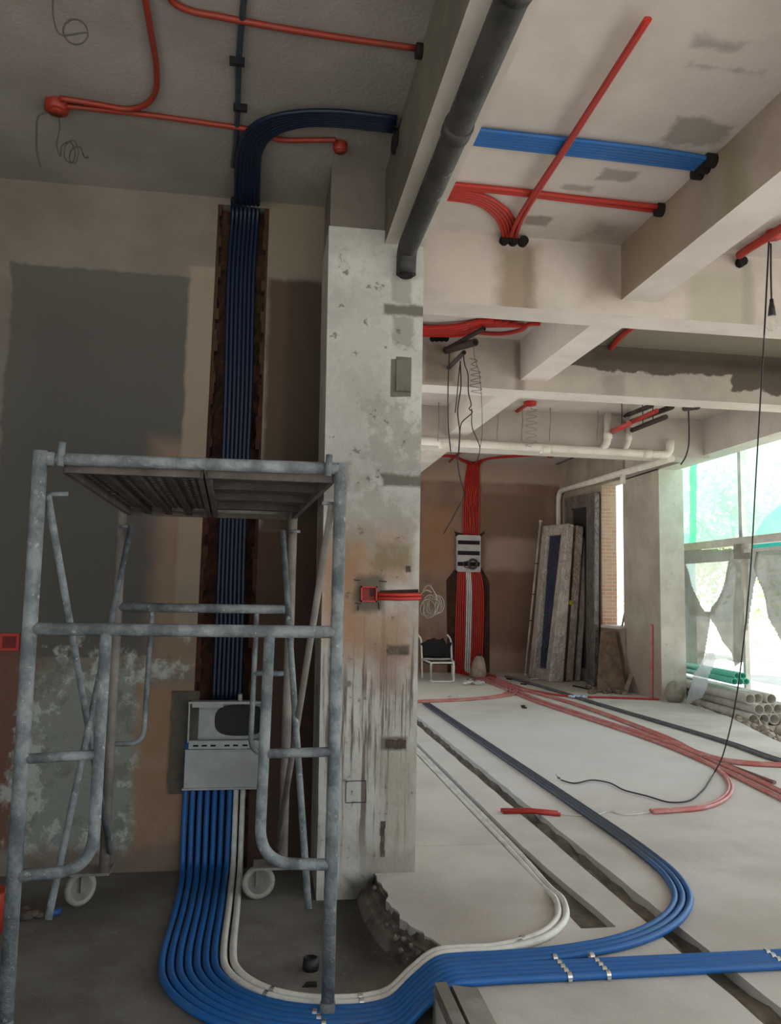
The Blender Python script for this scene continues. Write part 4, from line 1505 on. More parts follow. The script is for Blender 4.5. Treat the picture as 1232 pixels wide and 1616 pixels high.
# recess shoulders cut in the render
f = MB()
for pts in (((704, 915), (722, 893), (722, 1062), (706, 1062)), ((758, 893), (772, 920), (772, 1062), (763, 1062)), ((716, 838), (731, 843), (731, 848), (720, 846)), ((757, 843), (764, 838), (764, 842), (757, 848))):
    P = [on_y(x, y, YB) for x, y in pts]
    f.prism([(p[0], p[2]) for p in P], YB - .012, YB, 'y')
o = struct('wall_back_recess', f, surf('raw chase in brown render', '#4a2f24', '#38251d', 6, .95, bump=.6))
a, b = bk(721, 844, .12), bk(758, 903, .12)
M_panel = surf('dusty white panel', '#c4bcb9', '#b3abaa', 5, .6, bump=.03)
t = thing('breaker_board', 'pale square distribution board with three dark slots on the far wall', 'distribution board', ((a[0] + b[0]) / 2, YB, b[2]))
W, H = b[0] - a[0], a[2] - b[2]
f = MB()
y0 = YB - .12
for q in ((0, 1, .97, 1), (0, 1, 0, .03), (0, .03, 0, 1), (.97, 1, 0, 1)):
    f.box(a[0] + W * q[0], a[0] + W * q[1], y0 - .01, YB - .0, b[2] + H * q[2], b[2] + H * q[3])
f.box(a[0], b[0], YB - .02, YB - .0, b[2], a[2])
obj('case', f, M_panel, t)
for k, (z0, z1) in enumerate(((.855, .97), (.57, .745), (.27, .455), (.03, .155))):
    obj('cover_strip', MB().box(a[0] + W * .03, b[0] - W * .03, y0, y0 + .012, b[2] + H * z0, b[2] + H * z1), M_panel, t)
for k, (z0, z1) in enumerate(((.745, .855), (.455, .57), (.155, .27))):
    obj('slot', MB().box(a[0] + W * .03, b[0] - W * .03, y0 + .03, y0 + .04, b[2] + H * z0, b[2] + H * z1), plain('panel slot dark', '#241a1b', .8), t)
f = MB()
c = bk(746, 890, .15)
for r in (.10, .085, .072):
    f.tube([(c[0] + r * math.cos(q), c[1] + random.uniform(-.01, .01), c[2] + r * math.sin(q)) for q in np.linspace(0, 2 * PI, 24)], .011, 8, False)
f.tube(crom([(c[0] - .09, c[1], c[2] + .05), (c[0] - .2, c[1], c[2] + .02), (c[0] - .16, c[1], c[2] - .06), (c[0] - .05, c[1], c[2] - .09)], 6), .011, 8)
tag(obj('cable_coil', f, plain('grey brown cable', '#514247', .6), None, False), 'coil of grey cable hung over the lowest slot of the far board', 'cable coil')

# ceiling conduits at the far end
jbox(731, 710, 'red ceiling box over the far red risers', .055, CZF, M_red_bright)
jbox(868, 718, 'red ceiling box near the far right corner', .07, CZF, M_red_bright)
run('red_conduit', ceil([(700, 708), (731, 711), (800, 715), (868, 718)], CZF - .016), .014, M_red_bright, 'thin red conduit joining the two far ceiling boxes')
run('red_conduit', ceil([(731, 712), (718, 720), (708, 730)], CZF - .016), .02, M_red_bright, 'short red conduit running back from the far ceiling box')
run('dark_conduit', ceil([(930, 712), (900, 724), (878, 733)], CZF - .016), .02, M_grey_pipe, 'dark grey conduit along the far ceiling corner')

# ================================================================ white plumbing under the third cross beam
YV = C3Y0 - .12
v = lambda x, y: on_y(x, y, YV)
zv = float(v(860, 709)[2])
xe = float(v(1058, 712)[0])
t = thing('drain_pipework', 'white plastic drain pipework hung below the third cross beam, with elbows', 'pipework', (xe, YV, zv))
far = on_y(895, 776, YB - .14)
far[0] = min(far[0], RX - .07)
zfar = float(far[2])
obj('cross_pipe', MB().tube(fillet([(1.6, YV, zv + .04), (xe - .02, YV, zv), (xe, YV, zv + .22)], .12, 8), .055, 12), M_pvc, t, False)
bx = min(xe + .02, FX - .09)
P = fillet([(bx, YV + .02, zv - .04), (far[0], far[1], zfar), (far[0], far[1], 2.3)], .25, 8)
obj('long_pipe', MB().tube(P, .052, 12), M_pvc, t, False)
for px in (959, 992):
    x = float(v(px, 690)[0])
    r = .05 if px < 980 else .036
    obj('riser', MB().tube(fillet([(x, YV, CZ), (x, YV, zv + .14), (x - .10, YV, zv)], .1, 8), r, 12), M_pvc, t, False)
    obj('coupling', MB().tube([(x, YV, zv + .18), (x, YV, zv + .28)], r + .008, 12), M_pvc, t, False)
for px in (700, 860, 1020):
    x = float(v(px, 708)[0])
    obj('coupling', MB().tube([(x - .06, YV, zv + .003), (x + .06, YV, zv + .003)], .062, 12), M_pvc, t, False)
p = np.array(P[0]) * .66 + np.array(P[4]) * .34
obj('branch', MB().tube([p, p + np.array([-.02, -.02, -.16])], .045, 10), M_pvc, t, False)

# ================================================================ leaning frames in bubble wrap, far right corner
def wrap_mat(name, c1, c2):
    b = NB(name)
    col = b.mix(b.ramp(b.noise(5, 5, .7), .35, .7), lin(c1), lin(c2))
    v_ = b.n('ShaderNodeTexVoronoi')
    v_.inputs['Scale'].default_value = 22
    b.link(b.tc.outputs['Object'], v_.inputs['Vector'])
    b.bump(b.math('ADD', v_.outputs[0], b.math('MULTIPLY', b.noise(9, 4, .6), 2.0)), .8, .02)
    return b.done(col, .28, .0, .6)


M_wrap = wrap_mat('bubble wrap over grey frame', '#7d756d', '#a1978e')
M_wrap_brown = wrap_mat('brown wrapped frame', '#6d5a50', '#8c776b')
M_wrap_dark = wrap_mat('dark wrapped frame', '#55504a', '#7b756c')
M_blue_film = wrap_mat('dark blue film', '#1e2338', '#2c334e')


def frame_piece(name, label, FLb, FRb, FLt, FRt, thick, border, m1, m2):
    """rectangular hollow frame: bottom-left/right and top-left/right of its front, with a thickness vector"""
    c = [np.array(q, float) for q in (FLb, FRb, FLt, FRt)]
    th = np.array(thick, float)
    t = thing(name, label, 'wrapped frame', (c[0] + c[1]) / 2, 'wrapped frames leaning in the far corner')
    def q(u, v):
        return bil(c, u, v)
    parts = (('stile', 0, border, 0, 1), ('stile', 1 - border, 1, 0, 1), ('top_bar', border, 1 - border, .93, 1), ('bottom_bar', border, 1 - border, 0, .07))
    for nm, u0, u1, v0, v1 in parts:
        vs = [q(u0, v0), q(u1, v0), q(u0, v0) + th, q(u1, v0) + th, q(u0, v1), q(u1, v1), q(u0, v1) + th, q(u1, v1) + th]
        o = obj(nm, MB().hexa(vs), m1, t)
        bevel(o, .018, 3)
    f = MB()
    vs = [q(border, .06) + th * .45, q(1 - border, .06) + th * .45, q(border, .06) + th * .6, q(1 - border, .06) + th * .6, q(border, .95) + th * .45, q(1 - border, .95) + th * .45, q(border, .95) + th * .6, q(1 - border, .95) + th * .6]
    obj('infill', f.hexa(vs), m2, t)
    return t


def lean(px_b, px_t, Yb, Yt):
    b_ = on_z(px_b[0], px_b[1], 0.0)
    if Yb:
        b_ = on_y(px_b[0], px_b[1], Yb)
        b_[2] = max(b_[2], 0.0)
    t_ = on_y(px_t[0], px_t[1], Yt)
    return b_, t_


def near_end(bl, br, tl, tr, Y):
    """corners of a frame's near end: on the floor and at its top"""
    p = [on_y(*q, Y) for q in (bl, br, tl, tr)]
    p[0][2] = p[1][2] = 0.0
    return p


def leaning_frame(label, ends, depth, m1, m2, border=.22):
    a, b_, c, d_ = ends
    back_b, back_t = np.array(depth[0], float), np.array(depth[1], float)
    th_b, th_t = b_ - a, d_ - c
    t = thing('wrapped_frame', label, 'wrapped frame', (a + b_) / 2, 'wrapped frames leaning in the far corner')
    C4 = [a + back_b, a, c + back_t, c]

    def q(u, v, w):
        return bil(C4, u, v) + (th_b * (1 - v) + th_t * v) * w
    for nm, u0, u1, v0, v1 in (('stile', 0, border, 0, 1), ('stile', 1 - border, 1, 0, 1), ('top_bar', border, 1 - border, .93, 1), ('bottom_bar', border, 1 - border, 0, .07)):
        o = obj(nm, MB().hexa([q(u0, v0, 0), q(u1, v0, 0), q(u0, v0, 1), q(u1, v0, 1), q(u0, v1, 0), q(u1, v1, 0), q(u0, v1, 1), q(u1, v1, 1)]), m1, t)
        bevel(o, .018, 3)
    obj('infill', MB().hexa([q(border, .05, .45), q(1 - border, .05, .45), q(border, .05, .6), q(1 - border, .05, .6), q(border, .95, .45), q(1 - border, .95, .45), q(border, .95, .6), q(1 - border, .95, .6)]), m2, t)
    return t


M_wrap = wrap_mat('bubble wrap over grey frame', '#988e84', '#bdb3a9')
M_wrap_side = wrap_mat('brownish bubble wrap', '#8a7a70', '#b09f94')
leaning_frame('nearest bubble-wrapped frame in the far corner, dark blue film inside', near_end((866, 1076), (889, 1074), (896, 826), (906, 828), 14.25), ((-.10, .85, 0), (-.19, .85, .02)), M_wrap, M_blue_film)
leaning_frame('second bubble-wrapped frame in the far corner, yellow sticker on its edge', near_end((893, 1073), (904, 1073), (909, 829), (921, 831), 14.32), ((-.02, .75, 0), (-.03, .75, .02)), M_wrap_side, M_wrap_dark)
leaning_frame('third bubble-wrapped frame in the far corner, next to the brick window jamb', near_end((907, 1072), (916, 1072), (923, 831), (932, 834), 14.40), ((-.02, .7, 0), (-.02, .7, .02)), M_wrap, M_wrap_dark)
e = on_y(900, 951, 14.30)
st = tag(obj('sticker', MB().lathe([(.001, 0), (.045, 0), (.045, .004), (.001, .004)], (0, 0, 0), 16), plain('yellow sticker', '#c9b81f', .5)), 'small round yellow sticker on the edge of the second wrapped frame', 'sticker')
st.rotation_euler = (PI / 2, 0, 0)
st.location = e
XT = RX - .12
tr_, tl_ = on_x(938, 777, XT), on_x(890, 786, XT)
T4 = [np.array([XT - .02, tl_[1] - .05, 0.0]), np.array([XT - .02, tr_[1] + .05, 0.0]), np.array([XT, tl_[1], tl_[2]]), np.array([XT, tr_[1], tr_[2]])]
frame_piece('wrapped_frame', 'tallest wrapped grey frame standing behind the leaning ones against the wall', *T4, (.10, 0, 0), .26, M_wrap_dark, plain('dark gap', '#33302d', .8))

# white pole leaning left of the frames
b_, t_ = lean((829, 1066), (853, 823), None, 15.3)
f = MB().tube([b_ + np.array([0, 0, .02]), t_], .026, 10)
o = thing('pole', 'slim white pole leaning against the wall left of the wrapped frames', 'pole', b_)
obj('pole_tube', f, surf('dirty white pole', '#cbbcb0', '#a8988c', 4, .6), o, False)
f = MB()
obj('pole_tip', MB().tube([t_ - (t_ - b_) * .004, t_ + (t_ - b_) * .008], .034, 10), M_pvc, o, False)
obj('pole_foot', MB().tube([b_, b_ + (t_ - b_) * .012], .038, 10), M_pvc, o, False)
for s in (.35, .52, .72):
    q_ = b_ * (1 - s) + t_ * s
    obj('tape_band', MB().tube([q_, q_ + (t_ - b_) * .006], .029, 10), M_black, o, False)

# rough board, stick and rubbish under the narrow window
M_wood = surf('old brown board', '#5d4a3c', '#7a6655', 6, .9, bump=.4)
bb = on_z(962, 1092, 0)
f = MB()
f.hexa([bb + np.array([-.22, .0, 0]), bb + np.array([.22, -.15, 0]), bb + np.array([-.2, .06, 0]), bb + np.array([.24, -.08, 0]), bb + np.array([.05, .45, .95]), bb + np.array([.26, .35, .95]), bb + np.array([.06, .5, .95]), bb + np.array([.28, .4, .95])])
tag(obj('plank', f, M_wood), 'dark tapering board leaning against the wall below the narrow window', 'board')
bb = on_z(985, 1097, 0)
f = MB().bar(bb, on_y(1007, 1035, 13.2), .07, .03)
tag(obj('plank', f, surf('grey stick', '#98897c', '#7f7267', 6)), 'short grey plank propped against the side of the right-hand column', 'board')
tag(obj('stick', MB().tube([on_y(977, 1010, 13.15), on_y(986, 965, 13.12)], .018, 8), M_wood), 'thin dark stick standing on the sill of the narrow window', 'stick')
M_rub = surf('builders rubble', '#857465', '#6a5a4d', 7, .95, bump=.6)
f = MB()
for k in range(60):
    p = on_z(random.uniform(925, 985), random.uniform(1078, 1096), 0)
    r = random.uniform(.015, .06)
    f.ball((p[0], p[1], r * .5), r, 6, 4, .7)
tag(obj('rubble', f, M_rub), 'heap of brown builders rubble on the floor under the narrow window', 'rubble', None, 'stuff')
for k, (x0, y0, x1, y1, lab) in enumerate(((838, 1072, 856, 1070, 'white splinter on the floor at the foot of the pole'), (904, 1082, 932, 1088, 'dark rod lying on the floor in front of the wrapped frames'), (800, 1071, 806, 1072, 'dark chip on the floor left of the white pole'), (822, 1079, 830, 1080, 'dark flat chip on the floor before the white pole'), (822, 1114, 828, 1114, 'nearer of two dark dashes of scrap beside the red conduits'), (824, 1116, 830, 1117, 'farther of two dark dashes of scrap beside the red conduits'))):
    a, b = on_z(x0, y0, .012), on_z(x1, y1, .012)
    tag(obj('scrap_rod', MB().bar(a, b, .03, .02), M_pvc if k == 0 else M_black), lab, 'scrap')

# ================================================================ chair, bag and litter at the far left
M_tube_white = plain('white chair tube', '#d9d3c9', .4, 0, .5, .05)
M_seatcloth = plain('black chair cloth', '#1b1614', .8)
Yc0, Yc1 = 14.05, 14.75
f0 = on_y(680, 1046, Yc0)
f1 = on_y(716, 1046, Yc0)
r0, r1 = on_y(665, 1040, Yc1), on_y(712, 1040, Yc1)
zs_ = .46
t = thing('folding_chair', 'white tube folding chair with a black cloth back at the far left', 'chair', ((f0[0] + f1[0]) / 2, 14.4, 0))
ra = .018
loop = [(f0[0], Yc0, .02), (f0[0], Yc0, f0[2]), (f1[0], Yc0, f1[2]), (f1[0], Yc0, .02)]
obj('leg_frame', MB().tube(fillet([loop[0], loop[1], loop[2], loop[3], loop[0], loop[1]], .04, 4), ra, 8), M_tube_white, t, False)
zb = float(on_y(690, 1000, Yc1)[2])
back = [(r0[0], Yc1 - .25, .02), (r0[0], Yc1, .5), (r0[0], Yc1 + .12, zb)]
for x in (r0[0], r1[0]):
    obj('back_post', MB().tube(crom([(x, Yc1 - .1, .02), (x, Yc1, .5), (x, Yc1 + .10, zb - .10), (x - .06, Yc1 + .12, zb - .02)], 6), ra, 8), M_tube_white, t, False)
z40 = float(on_y(690, 1040, Yc1)[2])
obj('seat_rail', MB().tube([(r0[0], Yc1 - .02, z40), (r1[0], Yc1 - .02, z40)], ra * 1.1, 8), M_tube_white, t, False)
obj('seat_side', MB().tube([(r0[0], Yc1, z40), (f0[0], Yc0, f0[2])], ra, 8), M_tube_white, t, False)
obj('seat_side', MB().tube([(r1[0], Yc1, z40), (f1[0], Yc0, f1[2])], ra, 8), M_tube_white, t, False)
f = MB()
vs, fs = [], []
zt2, zb2 = float(on_y(690, 1010, Yc1)[2]), z40
for j in range(7):
    for i in range(11):
        u, w_ = i / 10, j / 6
        x = r0[0] + (r1[0] - r0[0]) * u
        top = zt2 - (.0 if 1 < i < 8 else .08) + .02 * math.sin(i * 2.0)
        vs.append((x, Yc1 + .04 - .07 * math.sin(PI * u) + .02 * w_, zb2 + .02 + (top - zb2) * w_))
for j in range(6):
    for i in range(10):
        fs.append((j * 11 + i, j * 11 + i + 1, (j + 1) * 11 + i + 1, (j + 1) * 11 + i))
f.add(vs, fs, True)
o = obj('backrest', f, M_seatcloth, t)
o.modifiers.new('thick', 'SOLIDIFY').thickness = .03
f = MB()
f.box(r0[0] + .02, r1[0] - .02, Yc0 + .1, Yc1, z40 - .05, z40 - .03)
obj('seat', f, M_seatcloth, t)
# sack in front of the red risers
p = on_z(754, 1062, 0)
p[1] = 14.95
p[0] = on_y(754, 1062, 14.95)[0]
f = MB().lathe([(.001, 0), (.13, 0.0), (.16, .05), (.15, .16), (.12, .28), (.09, .36), (.05, .40), (.001, .405)], tuple(p[:2]) + (0,), 12)
f.v = [(x + .05 * z, y, z) for x, y, z in f.v]
t = thing('cloth_sack', 'small beige sack standing before the red risers under the panel', 'sack', tuple(p[:2]) + (0,))
obj('sack_body', f, surf('beige sacking', '#b3a08f', '#94816f', 6, .9, bump=.4), t)
obj('sack_neck', MB().tube([(p[0] + .02, p[1], .38), (p[0] + .03, p[1], .45)], [.045, .035], 8), plain('dark tie', '#3a2a24', .8), t)


def crumple(px, py, r, n, mat, label, cat='litter', name='crumpled_film', squash=.5):
    p = on_z(px, py, 0)
    f = MB()
    for k in range(n):
        f.ball((p[0] + random.uniform(-r, r) * 1.8, p[1] + random.uniform(-r, r), r * .35), r * random.uniform(.4, .8), 7, 5, .7, (1, 1, squash))
    return tag(obj(name, f, mat), label, cat)


M_film = surf('clear crumpled film', '#e6e2df', '#cdc8c6', 9, .2, bump=.5, spec=.7)
crumple(748, 1081, .10, 8, M_film, 'crumpled clear film on the floor below the far board')
crumple(714, 1100, .06, 4, M_film, 'small white paper scrap on the floor near the folding chair', name='paper_scrap')
crumple(910, 1102, .07, 6, surf('pale blue film', '#cdd5e6', '#a6afc4', 9, .3, bump=.5), 'pale blue scrap of film where red and dark conduits cross', name='film_scrap')
crumple(742, 1074, .05, 3, M_rub, 'little rubble lump at the start of the long red conduits', 'rubble', 'rubble_lump')

# ================================================================ second bay: red bundle, sleeves and hanging wires
M_sleeve = plain('brown-black sleeve pipe', '#41342f', .7)
Zc = CZ
A = [on_z(x, y, CZ - .03) for x, y in ((905, 512), (860, 513), (800, 509), (745, 510), (712, 515))]
for k in range(5):
    P = [on_z(676 + 6 * k, 507 + 1.5 * k, CZ - .03), on_z(678 + 6 * k, 515 + k, CZ - .04)]
    q0 = on_z(668 + 1 * k, 516 + 3 * k, CZ - .04)
    P = [q0 + np.array([-.15, -.05, 0]), q0, on_z(720 + 6 * k, 514 + 3 * k, CZ - .04), on_z(750, 508 + 2 * k, CZ - .03), on_z(780 + 12 * k, 505 + 2 * k, CZ - .03)]
    run('red_conduit', P, .022, M_red_bright, f'thick red conduit bunched beyond the pillar top, {ordinal(k)} of five from the camera', 'conduit', 'red bunch in the second bay', 6)
run('red_conduit', [on_z(x, y, CZ - .02) for x, y in ((690, 520), (740, 524), (790, 527), (822, 521), (835, 512), (862, 511))], .018, M_red_bright, 'red conduit looping below the others across the second bay ceiling')
run('red_conduit', [on_z(x, y, CZ - .02) for x, y in ((1000, 515), (980, 530), (962, 551))], .028, M_red, 'red conduit end entering the bare second beam right of the white crossing')
tag(obj('conduit_sleeve', MB().tube([on_z(958, 552, CZ - .04), on_z(958, 552, CZ - .04) + np.array([0, .25, 0])], .05, 8), M_hole), 'black sleeve mouth under the red conduit end on the bare second beam', 'sleeve')
Yw = C2Y0 - .25
wv = lambda x, y, Y=Yw: on_y(x, y, Y)
sl = [((764, 518), (703, 552), .022, 'longest'), ((750, 540), (704, 553), .035, 'thickest'), ((732, 556), (708, 580), .022, 'lowest')]
for a_, b_, r, lab in sl:
    tag(obj('sleeve_pipe', MB().pipe([wv(*a_, Yw - .25), wv(*b_, Yw + .22)], r, r * .75, 10), M_sleeve), f'{lab} of the dark pipe stubs sticking out of the second beam beside the pillar', 'pipe stub')
f = MB()
for k in range(4):
    p = wv(683 + 7 * k, 534, C2Y0 - .02)
    f.tube([p, p + np.array([0, .04, 0])], .03, 8)
tag(obj('conduit_sleeve', f, M_hole), 'row of black sleeve mouths under the red bunch beside the pillar', 'sleeve')


def hw(L, r, label, Y=Yw, mat=None, j=.03, top=None):
    P = [on_y(x, y, Y + random.uniform(-j, j)) for x, y in L]
    if top:
        P.insert(0, np.array([P[0][0], P[0][1], top]))
    return wire(P, r, label, mat)


hw([(709, 555), (707, 600), (707, 670), (709, 695), (711, 713)], .0055, 'straight black wire hanging farthest left in the second bay')
hw([(726, 572), (723, 600), (721, 625), (718, 651)], .005, 'short black wire hanging in the second bay, ending freely')
hw([(726, 570), (727, 610), (722, 650), (725, 680), (724, 710), (722, 730), (727, 760), (732, 780), (718, 810), (700, 842)], .006, 'long black wire dangling from the pipe stubs down to the far board', top=None)
hw([(731, 558), (733, 575), (738, 590), (739, 620), (743, 640), (740, 645), (745, 650), (728, 668), (725, 690), (723, 720)], .0055, 'black wire with a twisted knot in the second bay')
hw([(744, 645), (745, 675), (752, 692), (757, 707), (752, 730)], .0045, 'thin black wire hanging from the knot towards the far ceiling')
hw([(746, 515), (748, 560), (756, 590), (760, 640), (760, 690), (757, 708)], .0025, 'fine wire bowing out at the right of the tangle', mat=M_wire_grey, top=CZ)
pts = []
for k in range(14):
    pts.append((742 + (18 if k % 2 else 0) + random.uniform(-2, 2) - (8 if k < 4 else 0) * (k % 2), 565 + k * 4.4 + random.uniform(-1, 1)))
hw(pts, .0028, 'zigzag of thin wire hanging beside the knotted wires', mat=M_wire_grey)
for a_ in ((748, 528), (739, 536)):
    pass

# ================================================================ third bay
Y3 = 9.6
jbox(836, 634, 'small red ceiling box in the third bay', .085, CZ, M_red_bright)
run('red_conduit', [on_z(836, 636, CZ - .02), on_z(810, 653, CZ - .02), on_z(787, 671, CZ - .02)], .022, M_red, 'short red conduit slanting from the third bay ceiling box to the beam')
tag(obj('conduit_sleeve', MB().tube([on_z(785, 672, CZ - .05), on_z(785, 672, CZ - .05) + np.array([0, .2, 0])], .05, 8), M_hole), 'black sleeve mouth at the lower end of the short third bay conduit', 'sleeve')
YC3 = C3Y0 - .3
for k, px in enumerate((692, 785, 824, 868, 943)):
    L = [(px, 648), (px + .5, 665), (px - 1, 682), (px - 1, 696)]
    hw(L, .006, f'thin hanger wire below the third bay ceiling, {ordinal(k)} of five from the left', YC3 + .1, surf('dull wire', '#8f857d', '#7d746d', 8) if k == 0 else bpy.data.materials['dull wire'], top=CZ)
pts = []
for k in range(30):
    s = k / 29
    pts.append((838 + 9 * math.sin(k * 1.3), 645 + 60 * s))
hw(pts, .004, 'faint coiled wire hanging under the third bay ceiling box', YC3, bpy.data.materials['dull wire'], .01, CZ)
# rods and red conduits hung near the right wall
for (a_, b_, r, mt, lab) in (((987, 656), (1028, 640), .03, M_sleeve, 'dark rod hung under the ceiling near the right wall, topmost'), ((990, 668), (1060, 642), .034, M_sleeve, 'dark rod hung under the ceiling, middle one of three'), ((992, 681), (1050, 658), .032, M_sleeve, 'dark rod hung under the ceiling, lowest of three'), ((966, 681), (1036, 648), .028, M_red, 'red conduit slung between the dark hung rods'), ((964, 682), (992, 669), .034, M_red, 'short thick red conduit end below the hung rods')):
    a2, b2 = on_y(*a_, C3Y0 - .01), on_y(*b_, 9.0)
    tag(obj('hung_rod' if mt is M_sleeve else 'red_conduit', MB().tube([a2, b2], r, 10), mt, None, False), lab, 'rod' if mt is M_sleeve else 'conduit')
for k, (px, y0_, y1_) in enumerate(((981, 645, 672), (1014, 660, 668), (1030, 652, 662))):
    hw([(px, y0_), (px, y1_)], .006, f'short hanger wire of the hung rods, {ordinal(k)} from the left', 9.5, top=CZ)
tag(obj('sleeve_pipe', MB().tube([on_y(1080, 645, 8.35), on_y(1098, 643, 7.80) - np.array([0, .03, 0])], .03, 8), M_sleeve), 'short dark pipe stub under the second beam where the right-hand wire hangs', 'pipe stub')
hw([(1086, 646), (1087, 680), (1086, 705), (1081, 722), (1074, 733)], .008, 'black wire hanging from the short stub to the window head', 8.3)

# ================================================================ hanging lamp and its flex, long cord to the floor
YL = 4.95
lp = lambda x, y: on_y(x, y, YL)
t = thing('bulb_lamp', 'bare bulb lamp hanging on a black flex at the upper right edge', 'lamp', lp(1217, 510))
zt3 = CZ - .05
q0, q1 = lp(1216, 388), lp(1217, 474)
obj('flex', MB().tube(crom([(q0[0], YL, zt3), q0, lp(1216, 430), q1], 6), .006, 6), M_wire, t, False)
L0 = lp(1217, 472)
H_ = L0[2] - lp(1217, 498)[2]
obj('lamp_holder', MB().lathe([(.001, 0), (.012, 0), (.015, -.3 * H_), (.020, -.5 * H_), (.027, -1.0 * H_), (.001, -1.0 * H_)], tuple(L0), 14), M_black, t)
B0 = lp(1217, 497)
hb = B0[2] - lp(1217, 522)[2]
gm = NB('clear bulb glass')
gm.b.inputs['Base Color'].default_value = (0.95, 0.95, 0.93, 1)
gm.b.inputs['Roughness'].default_value = .08
gm.b.inputs['Transmission Weight'].default_value = .85
gm.b.inputs['IOR'].default_value = 1.2
obj('bulb', MB().lathe([(.018, 0), (.024, -.2 * hb), (.036, -.55 * hb), (.036, -.75 * hb), (.024, -.93 * hb), (.001, -hb)], tuple(B0), 16), gm.m, t)
pts = [on_y(1213, 380, 4.95), on_y(1210, 440, 4.97), on_y(1206, 520, 5.0), on_y(1205, 540, 5.2), on_y(1199, 640, 5.6), on_y(1192, 760, 5.9), on_y(1184, 900, 6.2), on_y(1170, 1040, 6.5), on_y(1160, 1110, 6.62), on_y(1148, 1165, 6.75), on_y(1138, 1198, 6.78)]
pts += [on_z(1130, 1214, .05), on_z(1127, 1219, .022), on_z(1124, 1224, .014)]
pts += [on_z(x, y, .012) for x, y in ((1118, 1234), (1108, 1248), (1082, 1265), (1056, 1266), (1020, 1256), (985, 1247), (960, 1235), (935, 1231), (905, 1236), (885, 1231))]
wire(pts, .006, 'long black cord hanging at the right and trailing in a curl across the floor', name='extension_cord', cat='cord')
f = MB()
p = on_z(884, 1230, .006)
for k in range(4):
    f.tube([p, p + np.array([random.uniform(-.06, .02), random.uniform(-.03, .08), .02])], .003, 5)
tag(obj('cord_end', f, M_wire_grey), 'frayed bare end of the long black cord on the open floor', 'cord end')

# ================================================================ open facade on the right: rail, net, sheets, trees
XF = 6.75


def on_f(x, y, X=XF):
    return on_x(x, y, X)


M_rail = surf('dusty rail', '#dad6cd', '#c6c1b7', 4, .8, bump=.2)
M_post = surf('thin steel post', '#b0b4af', '#9a9e99', 4, .6, .2)
r0_, r1_ = on_f(1078, 864), on_f(1232, 848)
zr = float((r0_[2] + r1_[2]) / 2)
t = thing('guard_rail', 'horizontal dusty guard rail across the open facade with two upright posts', 'guard rail', (XF, 10.8, 0))
obj('rail', MB().box(XF - .05, XF + .05, 5.5, 13.2, zr - .055, zr + .055), M_rail, t)
obj('rail', MB().box(XF - .06, XF + .0, 5.5, 10.75, zr - .17, zr - .12), surf('pale lower rail', '#dcd8d0', '#c9c4ba', 4, .7), t)
yp = float(on_f(1166, 760)[1])
obj('post', MB().box(XF + .0, XF + .09, yp - .04, yp + .04, zr, 3.75), M_post, t)
obj('post', MB().box(XF - .02, XF + .05, yp - .08, yp - .02, -.16, zr), surf('pale lower post', '#d7d3ca', '#c0bbb1', 4, .7), t)
obj('bracket', MB().box(XF - .08, XF + .06, yp - .16, yp + .06, zr - .25, zr - .04), surf('cement lump', '#a7a197', '#8b857b', 5, .9, bump=.5), t)


def cloth_mat(name, c1, c2, trans, see, rough=.8):
    b = NB(name)
    col = b.mix(b.ramp(b.noise(2.2, 6, .65), .35, .65), lin(c1), lin(c2))
    d = b.n('ShaderNodeBsdfDiffuse')
    t_ = b.n('ShaderNodeBsdfTranslucent')
    tr = b.n('ShaderNodeBsdfTransparent')
    b.link(col, d.inputs[0])
    b.link(col, t_.inputs[0])
    tr.inputs[0].default_value = lin(see[1])
    m1 = b.n('ShaderNodeMixShader')
    m1.inputs[0].default_value = trans
    b.link(d.outputs[0], m1.inputs[1])
    b.link(t_.outputs[0], m1.inputs[2])
    m2 = b.n('ShaderNodeMixShader')
    m2.inputs[0].default_value = see[0]
    b.link(m1.outputs[0], m2.inputs[1])
    b.link(tr.outputs[0], m2.inputs[2])
    b.link(m2.outputs[0], b.out.inputs[0])
    b.t.nodes.remove(b.b)
    return b.m


M_net = cloth_mat('green safety net', '#b5ead2', '#a3e0c6', .8, (.42, '#d9f7ea'))
M_netfold = cloth_mat('green net fold', '#7ad4af', '#6ac7a0', .75, (.35, '#b8f0d8'))
M_tarp = cloth_mat('grey sheet', '#87877e', '#727269', .5, (.08, '#d9d9d2'))
M_gauze = cloth_mat('pale translucent film', '#d9dad6', '#c6c8c3', .6, (.35, '#f2f3f0'))
M_whitesheet = cloth_mat('white plastic sheet', '#e6e8ea', '#d0d4d8', .5, (.15, '#f5f5f5'), .4)


def inside(p, poly):
    x, y = p
    c = False
    n_ = len(poly)
    for i in range(n_):
        x1, y1 = poly[i]
        x2, y2 = poly[(i + 1) % n_]
        if (y1 > y) != (y2 > y) and x < (x2 - x1) * (y - y1) / (y2 - y1) + x1:
            c = not c
    return c


